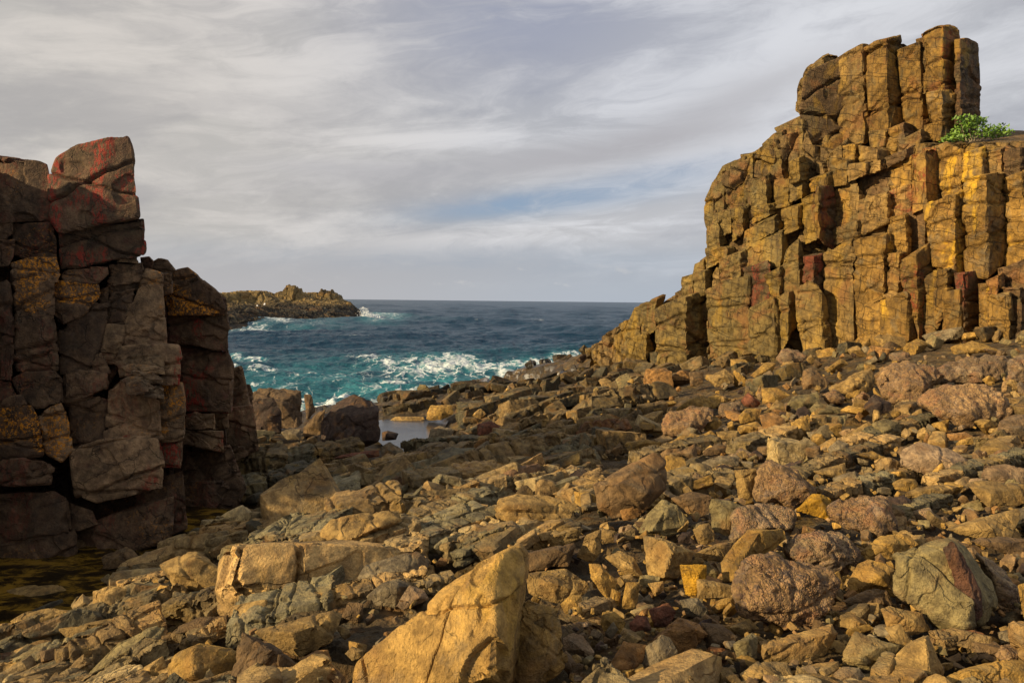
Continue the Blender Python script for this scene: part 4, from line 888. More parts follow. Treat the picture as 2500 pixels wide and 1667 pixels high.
# ---------------------------------------------------------------- left stack
def stackY(u, v): return lerp(u, [-800, -300, 0, 150, 300, 430, 500, 560, 620], [8.5, 12.5, 15.0, 15.3, 15.8, 16.2, 18.0, 20.5, 23])+0.0010*(1100-v)
sc0 = P(200, 1330, 16); stack = empty('rock_stack', tuple(sc0)); tag(stack, 'dark blocky basalt stack with red and orange lichen, left edge of the cove', 'rock stack')
DK_ = dict(depth=1.5, sL=0.10, sR=0.25, prot=0.05, cracks=3, amp=0.030, cellk=0.0024, grow=4.0)
D, DR, DO = M_DARK, M_DARKR, M_DARKO
STK = [
 ('L1',[(-300,260),(0,280),(200,300),(330,320),(380,345),(400,415),(418,600),(420,800),(0,815),(-300,800)],'b1',0.6,D,None),
 ('L1',[(428,560),(425,420),(465,350),(470,290),(560,225),(620,195),(700,190),(790,150),(880,120),(960,115),(1040,122),(1075,200),(1095,500),(1115,770),(930,790),(700,845),(500,885),(440,790)],'b1',0.0,DR,'tall top block of the stack with a wide patch of red lichen'),
 ('L1',[(485,900),(700,850),(900,820),(1170,795),(1180,850),(1182,1060),(1150,1090),(960,1120),(650,1180),(505,1190)],'b1',0.1,DR,'long block with red stains under the top block'),
 ('L1',[(110,835),(420,830),(450,950),(458,1110),(240,1125),(120,1075)],'b1',0.5,D,None),
 ('L1',[(0,830),(95,828),(100,905),(30,960),(0,960)],'b2',0.5,D,None),
 ('L1',[(0,970),(112,965),(105,1090),(70,1165),(0,1170)],'b2',0.4,D,None),
 ('L1',[(105,1160),(240,1120),(448,1115),(480,1250),(470,1300),(300,1310),(120,1320)],'b2',0.1,DO,'block capped with bright orange lichen'),
 ('L1',[(120,1345),(200,1310),(405,1300),(435,1340),(440,1560),(400,1700),(180,1720),(120,1500)],'b2',0.0,DO,'rounded block with an orange lichened top'),
 ('L2',[(150,240),(360,210),(420,300),(480,690),(130,700),(90,600)],'b2',0.05,D,None),
 ('L1',[(500,1230),(560,1200),(760,1185),(870,1190),(880,1240),(800,1310),(540,1300)],'b2',0.1,D,None),
 ('L1',[(900,1165),(960,1150),(1165,1145),(1170,1220),(1150,1290),(890,1335)],'b2',0.1,DR,None),
 ('L1',[(965,1140),(1000,1115),(1100,1108),(1130,1135),(1130,1150)],'pale',0.0,D,None),
 ('L1',[(445,1300),(620,1300),(800,1320),(812,1400),(800,1450),(690,1568),(520,1640),(450,1568)],'b1',0.1,DO,None),
 ('L1',[(800,1380),(880,1345),(880,1460),(820,1475)],'b2',0.3,D,None),
 ('L1',[(890,1340),(1140,1290),(1150,1330),(1100,1380),(900,1410)],'b2',0.2,D,None),
 ('L2',[(490,380),(600,240),(690,240),(720,140),(880,145),(860,300),(810,500),(720,700),(500,710)],'b1',0.1,D,None),
 ('L2',[(870,180),(920,60),(1090,30),(1050,200),(1015,300),(850,290)],'b1',0.0,D,None),
 ('L2',[(850,320),(1015,325),(990,490),(960,640),(860,640),(820,560),(820,440)],'b3',-0.05,D,None),
 ('L2',[(730,690),(800,560),(830,560),(880,640),(900,700),(870,715)],'b2',-0.1,D,None),
 ('L1',[(1150,1340),(1200,1205),(1310,1235),(1330,1310),(1335,1568),(1060,1568)],'b3',-0.2,DO,None),
 ('L2',[(1060,120),(1130,80),(1330,80),(1340,330),(1360,470),(1040,475),(1000,400)],'b3',-0.2,D,None),
 ('L2',[(1000,410),(1040,480),(1080,475),(960,620),(900,700),(870,850),(930,660)],'b2',0.1,D,None),
 ('L1',[(1200,1210),(1320,1240),(1330,1330),(1180,1300)],'b3',-0.05,DR,None),
 ('L1',[(1325,1240),(1400,1235),(1400,1380),(1340,1400)],'b2',0.3,D,None),
 ('L1',[(1160,1105),(1220,1100),(1250,1130),(1240,1215),(1170,1190)],'b2',1.5,D,None),
 ('L1',[(1245,1150),(1300,1120),(1370,1135),(1430,1210),(1380,1235),(1240,1230)],'b2',1.8,D,None),
 ('L1',[(1390,1260),(1450,1215),(1540,1195),(1590,1260),(1740,1350),(1800,1400),(1835,1500),(1830,1568),(1390,1568),(1330,1400)],'b1',0.2,DO,None),
 ('L2',[(1385,150),(1600,100),(1835,100),(1820,280),(1868,310),(1865,530),(1700,510),(1500,470),(1395,440)],'b1',0.2,DR,None),
 ('L2',[(1470,490),(1600,510),(1850,550),(1890,640),(1885,1020),(1500,1010),(1480,800),(1460,600)],'b1',0.1,DR,'block with a bright red stain low on its face'),
 ('L2',[(1010,510),(1250,480),(1450,495),(1470,600),(1470,800),(1340,800),(1340,540),(980,620)],'b3',-0.5,DR,None),
 ('L2',[(960,620),(1080,560),(1340,560),(1330,670),(980,660)],'b4',-0.6,D,None),
 ('L2',[(975,665),(1080,640),(1150,665),(1340,660),(1345,712),(990,730)],'b4',-0.75,D,None),
 ('L2',[(1010,760),(1100,705),(1240,700),(1330,760),(1330,800),(1040,800)],'pale2',-0.95,D,None),
 ('L2',[(1045,800),(1150,780),(1190,800),(1200,850),(1100,890),(1050,880)],'pale2',-1.1,D,None),
 ('L2',[(1190,790),(1290,820),(1335,830),(1335,910),(1230,885),(1120,890)],'pale2',-1.1,D,None),
 ('L2',[(880,850),(1000,740),(1040,890),(1300,930),(1320,1240),(1100,1260),(860,1240),(870,1050)],'b3',-0.4,D,None),
 ('L2',[(1320,810),(1480,800),(1505,950),(1500,1230),(1470,1260),(1330,1270),(1310,1000)],'b3',-0.4,DO,None),
 ('L2',[(540,720),(650,695),(870,715),(870,830),(700,900),(540,900)],'b2',-0.1,D,None),
 ('L2',[(115,760),(200,710),(440,700),(505,780),(515,950),(300,990),(180,900)],'b2',0.0,D,None),
 ('L2',[(30,930),(90,900),(170,905),(200,960),(40,990)],'b2',-0.2,D,None),
 ('L2',[(-200,1030),(60,985),(250,965),(300,1050),(330,1200),(330,1370),(-200,1400)],'b1',-0.3,DO,'block with orange lichen spots at the left edge'),
 ('L2',[(325,1050),(420,980),(500,955),(530,1040),(570,1330),(500,1420),(380,1350),(340,1150)],'b3',-0.2,DO,None),
 ('L2',[(540,920),(700,900),(820,900),(880,930),(850,1280),(600,1330),(560,1100)],'b2',0.0,D,None),
 ('L2',[(595,1350),(800,1270),(1000,1245),(1280,1260),(1250,1400),(1330,1568),(1320,1640),(1100,1700),(800,1760),(640,1700)],'b3',-0.6,DR,'large leaning block with red and green stains near the foot'),
 ('L2',[(1290,1290),(1380,1290),(1490,1275),(1465,1370),(1480,1480),(1340,1480)],'b2',-0.3,DR,None),
 ('L2',[(1520,1060),(1600,1035),(1750,1050),(1755,1160),(1520,1165)],'b3',0.1,DR,None),
 ('L2',[(1758,1050),(1860,1045),(1862,1150),(1765,1170)],'b3',0.3,D,None),
 ('L2',[(1500,1180),(1820,1190),(1820,1350),(1600,1300),(1490,1290)],'b3',0.0,DR,None),
 ('L2',[(1885,780),(1890,700),(1975,665),(2000,850),(2050,1040),(2065,1210),(1900,1200),(1880,1040)],'b3',0.9,D,None),
 ('L2',[(1895,1140),(2030,1160),(2060,1300),(1900,1340)],'b3',0.4,D,None),
 ('L2',[(2003,815),(2045,810),(2062,870),(2062,1040),(2040,1020)],'b2',1.5,D,None),
 ('L2',[(0,1420),(200,1410),(330,1420),(420,1470),(400,1600),(0,1620)],'b2',-0.6,D,None),
 ('L3',[(-200,160),(200,110),(420,110),(500,160),(520,420),(300,470),(0,520),(-200,560)],'b1',-0.3,D,None),
 ('L3',[(540,200),(700,260),(740,350),(600,400),(530,400)],'b2',-0.3,D,None),
 ('L3',[(700,360),(960,290),(1200,180),(1330,140),(1300,300),(1280,460),(1000,550),(780,560)],'b2',-0.5,D,None),
 ('L3',[(1345,100),(1440,30),(1700,10),(1760,80),(1640,240),(1360,310)],'b2',0.6,D,None),
 ('L2',[(0,0),(60,-30),(100,500),(85,770),(0,760)],'b1',0.0,D,None),
 ('L2',[(0,780),(80,785),(110,900),(30,930),(0,1000)],'b2',0.1,D,None),
]
SCOL = {'b1': (0.120, 0.078, 0.050), 'b2': (0.155, 0.102, 0.065), 'b3': (0.27, 0.185, 0.115), 'b4': (0.28, 0.20, 0.125), 'pale': (0.30, 0.21, 0.13), 'pale2': (0.24, 0.18, 0.125)}
C_.update(SCOL)
STK += [(None,[(425,1110),(560,1085),(600,1190),(570,1255),(440,1275)],'b2',0.3,D,None),(None,[(330,1180),(445,1150),(455,1290),(340,1335)],'b2',0.1,D,None),
 (None,[(-80,1255),(165,1225),(180,1350),(60,1420),(-80,1430)],'b2',-0.2,D,None),(None,[(150,1290),(340,1290),(330,1365),(140,1400)],'b2',-0.1,D,None),(None,[(540,1000),(615,990),(630,1100),(560,1130)],'b3',0.3,D,None)]
for i, (reg, out, col, back, mat, lab) in enumerate(STK):
    column(reg, out, None, col, back, mat, seed=400+i, parent=stack, Yf=stackY, name='rock_block', label=lab, **DK_)
# the body of the stack behind its faces, and an unseen continuation added at the left to shade it
def mass(out, back, depth, seed, col='b1'):
    column(None, out, (out[0][0]+20, out[0][0]+20), col, back, M_DARK, depth=depth, sL=0.0, sR=0.02, prot=0.0, seed=seed, parent=stack, Yf=stackY, name='rock_mass', cracks=2, amp=0.006, cellk=0.006)
mass([(-60,440),(60,420),(125,445),(160,1290),(-60,1380)], 1.4, 2.0, 801)
mass([(140,420),(300,420),(325,520),(330,640),(360,1310),(150,1300)], 1.0, 2.0, 802)
mass([(400,680),(470,680),(530,760),(545,1080),(520,1180),(420,1200)], 3.2, 1.8, 803)
mass([(300,640),(350,660),(420,1000),(410,1250),(310,1290)], 1.6, 1.5, 804)
SHADE_SIDE = [(-1150,160,-760,1600,11),(-820,180,-480,1600,12),(-560,200,-300,1600,13),(-330,300,-80,1550,14)]  # out of view, added to keep the sun off the stack
for i, (a, t0, b_, t1, s) in enumerate(SHADE_SIDE):
    column(None, [(a, t0+30), ((a+b_)/2, t0), (b_, t0+60), (b_, t1-120), (a, t1)], None, 'b1', 0.8, M_DARK, seed=820+i, parent=stack, Yf=stackY, name='rock_block', **dict(DK_, depth=3.5, cellk=0.008))
# ---------------------------------------------------------------- jointed slabs of the rock platform
def region_rub(x, y):
    return sstep(x/np.maximum(y, 1)-0.02*(y-6)/10, 0.02, 0.16)*sstep(y, 44, 34)
def merge(parts):
    V = np.vstack([p[0] for p in parts]); off = np.cumsum([0]+[len(p[0]) for p in parts[:-1]])
    Fc = np.vstack([p[1]+o for p, o in zip(parts, off)]); return V, Fc
# long jointed ledges of the bedrock: foot line from, foot line to, height and width in photo pixels
def c5(x0, y0, x1, y1, h, w=1.2): k = 1.0745; return ((x0/k, 833+y0/k), (x1/k, 833+y1/k), h/k, w)
LEDG = [c5(150,775,400,715,45), c5(400,745,620,690,48), c5(150,890,440,775,62), c5(30,880,250,815,45), c5(590,800,870,725,58,2.2), c5(650,640,850,600,60,2.2), c5(640,550,850,520,55,2.6), c5(850,500,1060,455,60,1.8),
 c5(860,600,1110,520,48), c5(830,735,1140,640,48), c5(690,480,950,420,50,2.4), c5(950,350,1190,325,42,2.2), c5(1000,590,1340,470,38), c5(980,530,1320,425,38), c5(480,370,760,325,44,1.8), c5(560,440,840,365,42,2.0),
 c5(1080,400,1340,360,36,2.0), c5(700,340,960,300,36,1.8), c5(1040,690,1200,650,40), c5(0,760,110,735,40),
 ((1960,1175),(2200,1085),26,1.2), ((2030,1225),(2260,1160),26,1.2), ((2150,1290),(2330,1225),26,1.0), ((1820,1110),(2010,1050),28,1.5), ((1560,1130),(1760,1090),24,1.5), ((2290,1190),(2520,1120),24,1.2), ((2080,1100),(2300,1030),24,1.4)]
def slabs(TK):
    rs = np.random.RandomState(12); parts = []; T = []
    def protos(n, cell, mx, cr):
        out = []
        for k in range(n):
            c = np.array([[sx, sy, sz] for sx in (-1, 1) for sy in (-1, 1) for sz in (-1, 1)], float)
            c += rs.uniform(-0.30, 0.30, c.shape); c *= np.array([rs.uniform(1.0, 2.0), rs.uniform(0.6, 1.0), rs.uniform(0.42, 0.85)])
            vv, ff, _, _ = solid(c, cell, seed=900+k, chips=6, p=150, amp=0.02, cracks=cr, crackd=0.05, crackw=1.5, chipd=(0.80, 0.98), minn=4, maxn=mx, oct=3); out.append((vv, ff))
        return out
    PM, PS = protos(46, 0.16, 26, 2), protos(26, 0.34, 10, 0)
    def tint(Y, z, red=True):
        w = rs.rand(); base = np.array([0.40, 0.27, 0.12])*(1-w)+np.array([0.25, 0.20, 0.11])*w
        q_ = rs.rand()
        if q_ < 0.10 and red: base = np.array([0.47, 0.37, 0.20])
        elif q_ < 0.32: base = np.array([0.20, 0.18, 0.115])
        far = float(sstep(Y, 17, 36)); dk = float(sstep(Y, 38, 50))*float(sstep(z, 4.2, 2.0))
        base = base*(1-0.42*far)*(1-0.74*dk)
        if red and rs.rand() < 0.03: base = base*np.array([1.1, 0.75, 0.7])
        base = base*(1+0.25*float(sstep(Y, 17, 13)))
        return base*rs.uniform(0.55, 1.25)
    def layer(n, size, rubkeep, kind, seed):
        nn = int(math.sqrt(n)); t = (np.repeat(np.arange(nn), nn)+rs.rand(nn*nn))/nn; r = (np.tile(np.arange(nn), nn)+rs.rand(nn*nn))/nn
        n = nn*nn; Y = ((3.6**-0.8)*(1-t)+(105.0**-0.8)*t)**(-1/0.8); x = (-0.95+1.9*r)*Y; z = gz(x, Y)
        u, v = proj(np.stack([x, Y, z], 1)); rub = region_rub(x, Y); ch = seg_dist(x, Y, CHAN)
        pw = rs.lognormal(0, 0.42, n)*size(Y); hw = np.minimum(pw*Y/F*0.5, np.where(Y > 38, 0.48, 1.3))
        pdn = np.hypot((x-POOLC[0])/(2.6+hw), (Y-POOLC[1])/(6+hw))
        inb = np.zeros(n, bool); mg = 10 if kind else 3
        for b in TK: inb |= (u > b[0]-mg) & (u < b[2]+mg) & (v > b[1]-4) & (v < b[3]+mg)
        ch = np.minimum(ch, seg_dist(x, Y+0.8, CHAN))
        if kind or True:
            for (q0, q1, hh, _) in LEDG:
                inb |= (seg_dist(u, v+hh*0.35, np.array([q0, q1], float)) < hh*(0.62 if kind else 0.42))
        ok = (~inb) & (rs.rand(n) > rub*(1-rubkeep)) & (z > -0.5) & (ch > np.where(Y > 10.5, 1.35, 1.2)+hw*0.8) & (pdn > 0.95) & ~((Y > 50) & (u > 1640))
        ok &= ~((u < 560) & (v > 1000) & (Y > 15.5) & (x/Y < -0.36)) & ~((Y > 42) & (x < 0) & (z < 1.0))
        for i in np.nonzero(ok)[0]:
            sig = 9 if kind else 20
            R = np.array(Matrix.Rotation(math.radians(30+rs.normal(0, sig)), 3, 'Z') @ Matrix.Rotation(math.radians(rs.normal(-13, sig)), 3, 'X') @ Matrix.Rotation(math.radians(rs.normal(-6, sig)), 3, 'Y'))
            zz = z[i]-(0.25 if Y[i] > 38 else 0)
            if kind and pw[i] > 62:
                c = np.array([[sx, sy, sz] for sx in (-1, 1) for sy in (-1, 1) for sz in (-1, 1)], float)
                c += rs.uniform(-0.26, 0.26, c.shape); c *= np.array([rs.uniform(1.1, 2.6), rs.uniform(0.6, 1.1), rs.uniform(0.38, 0.8)])*hw[i]
                pv, pf, _, _ = solid(c@R.T, Y[i]*0.0030, seed=int(rs.randint(1e6)), chips=7, p=150, amp=0.024, cracks=7, crackn=[R@np.array(q) for q in ((1, 0.1, 0), (0.2, 1, 0.2), (0.1, 0.1, 1), (1, -.3, .2))], crackd=0.06, crackw=1.8, flake=0.035, chipd=(0.80, 0.98), minn=4, maxn=64, oct=4)
                w = pv+np.array([x[i], Y[i], zz+hw[i]*rs.uniform(-0.25, 0.15)])
            else:
                pv, pf = (PM if kind else PS)[rs.randint(46 if kind else 26)]
                w = (pv*hw[i]*rs.uniform(0.75, 1.25, 3))@R.T+np.array([x[i], Y[i], zz+hw[i]*rs.uniform(-0.15, 0.5)])
            parts.append((w, pf)); T.append(np.repeat(tint(Y[i], z[i])[None], len(w), 0))
    for k, (p0, p1, hp, wf) in enumerate(LEDG):
        e = []
        for (u, v) in (p0, p1):
            Y = ground_hit(u, min(v, 1900)); e.append(P(u, v, Y))
        A, B = e; Ym = (A[1]+B[1])/2; hh = hp*Ym/F; d = B-A; L = np.linalg.norm(d); d = d/L
        side = np.array([-d[1], d[0], 0.0]); side /= np.linalg.norm(side)
        nseg = max(1, int(round(L/(hh*4.2))))
        for j in range(nseg):
            a0, a1 = A+d*L*j/nseg, A+d*L*(j+1)/nseg-d*0.02; pts = []
            tl = rs.uniform(0.85, 1.12)
            for q in (a0, a1):
                for (s_, z_) in ((0, -0.5), (0.05, 0.95*tl), (wf*1.3, 1.05*tl), (wf*1.5, -0.5), (-0.12, 0.2)):
                    pts.append(q+side*hh*(s_+rs.uniform(-.12, .12))+np.array([0, 0, hh*(z_+rs.uniform(-.14, .14))]))
            pv, pf, _, _ = solid(pts, Ym*0.0028, seed=7000+k*11+j, chips=5, p=150, amp=0.028, cracks=8, crackn=[d, d+0.3*side, np.array([0, 0, 1.0])+0.2*d, d, side], crackd=0.045, crackw=1.7, flake=0.04, chipd=(0.84, 0.99), minn=5, maxn=90, oct=5)
            parts.append((pv, pf)); T.append(np.repeat(tint(Ym, a0[2], False)[None]*1.05, len(pv), 0))
    layer(5600, lambda Y: np.where(Y < 14, 66, np.where(Y < 22, 52, 38)), 0.30, 1, 1)
    layer(12000, lambda Y: np.where(Y < 22, 27, 19), 0.13, 0, 2)
    V, Fc = merge(parts); T = np.vstack(T)
    h, y, x = V[:, 2], V[:, 1], V[:, 0]
    wet = np.clip(sstep(h, 2.6, 1.2)*sstep(y, 34, 42)*sstep(x, 24, 14), 0, 1)
    wet = np.maximum(wet, np.exp(-(seg_dist(x, y, CHAN)/2.0)**2)*0.6*sstep(h, 2.9, 2.4))
    foam = sstep(h, 1.5, 0.5)*sstep(y, 38, 46)*0.45
    o = link('bedrock_ledges', V, Fc, M_BED, smooth=False, attrs={'tint': T, 'wet': wet, 'foam': foam})
    tag(o, 'jointed slabs and ledges of the rock platform between the two rock walls', 'bedrock', kind='stuff')
# ---------------------------------------------------------------- boulders one can point at
def boulder(reg, typ, label, out, inner=None, thick=0.8, lean=0.55, Y0=None, group=None, sink=0.02, name=None, cell=0.0025, extra=None, base=None, fwd=0.30, mat=None):
    o = px(reg, out); a = np.array(o); u0, u1 = a[:, 0].min(), a[:, 0].max(); v0, v1 = a[:, 1].min(), a[:, 1].max()
    uc = (u0+u1)/2; vb = v1 if base is None else px(reg, [(0, base)])[0][1]
    if Y0 is None: Y0 = ground_hit(uc, min(vb, 1900))
    w = (u1-u0)*Y0/F; hgt = (v1-v0)*Y0/F; T = thick*min(w, hgt*1.6)
    off = lambda v: T*lean*((vb-v)/max(v1-v0, 1))
    seed = abs(hash((reg, round(u0), round(v0)))) % 100000
    seed = int(u0*31+v0*17) % 99991
    rs = np.random.RandomState(seed)
    def build(a, inner):
        pts = []; cx, cy = a.mean(0)
        for (u, v) in a: pts.append(P(u, v, Y0+off(v)+rs.uniform(-0.06, 0.06)*T))
        if inner is None:
            ii = []
            for k in range(3):
                ang = rs.uniform(0, 6.28); rr = rs.uniform(0.15, 0.5)
                ii.append((cx+math.cos(ang)*rr*(u1-u0)/2, cy+math.sin(ang)*rr*(v1-v0)/2-0.05*(v1-v0), rs.uniform(0.6, 1.2)*fwd))
        else: ii = [(*px(reg, [(q[0], q[1])])[0], q[2]) for q in inner]
        for (u, v, f) in ii: pts.append(P(u, v, Y0+off(v)-f*T))
        for (u, v) in a:
            q = P(cx+(u-cx)*0.8, cy+(v-cy)*0.72, Y0+off(v)+T*0.75); pts.append(q)
        return pts
    sco = typ in ('sco', 'sgrey')
    parts = []
    for k, (aa, inn) in enumerate([(a, inner)]+[(np.array(px(reg, e[0])), e[1]) for e in (extra or [])]):
        big = (u1-u0) > 220
        vv, ff, c, size = solid(build(aa, inn), Y0*cell, seed=seed+k, chips=4, p=(130 if not sco else 28), amp=(0.016 if mat is None else 0.03), flake=(0.022 if mat is None else 0.05), cracks=(9 if mat is not None else 5 if big else (3 if (u1-u0) > 90 else 1)),
            crackd=0.028, crackw=2.2, chipd=(0.92, 1.0), scoria=(0.11 if sco else 0.0), maxn=170, minn=6, oct=5)
        parts.append((vv, ff))
    V, Fc = merge(parts); V[:, 2] -= sink*hgt
    mat = mat or (M_SCO if sco else M_ROCK)
    rgb = np.array(C_[typ])*rs.uniform(0.9, 1.1)
    loc = P(uc, vb, Y0)
    ob = link(name or ('scoria_boulder' if sco else ('boulder' if (u1-u0) > 60 else 'rock')), V, Fc, mat, loc=tuple(loc), smooth=sco, rgb=tuple(rgb))
    cat = 'boulder' if (u1-u0) > 60 else 'rock'
    tag(ob, label, cat, group)
    return ob
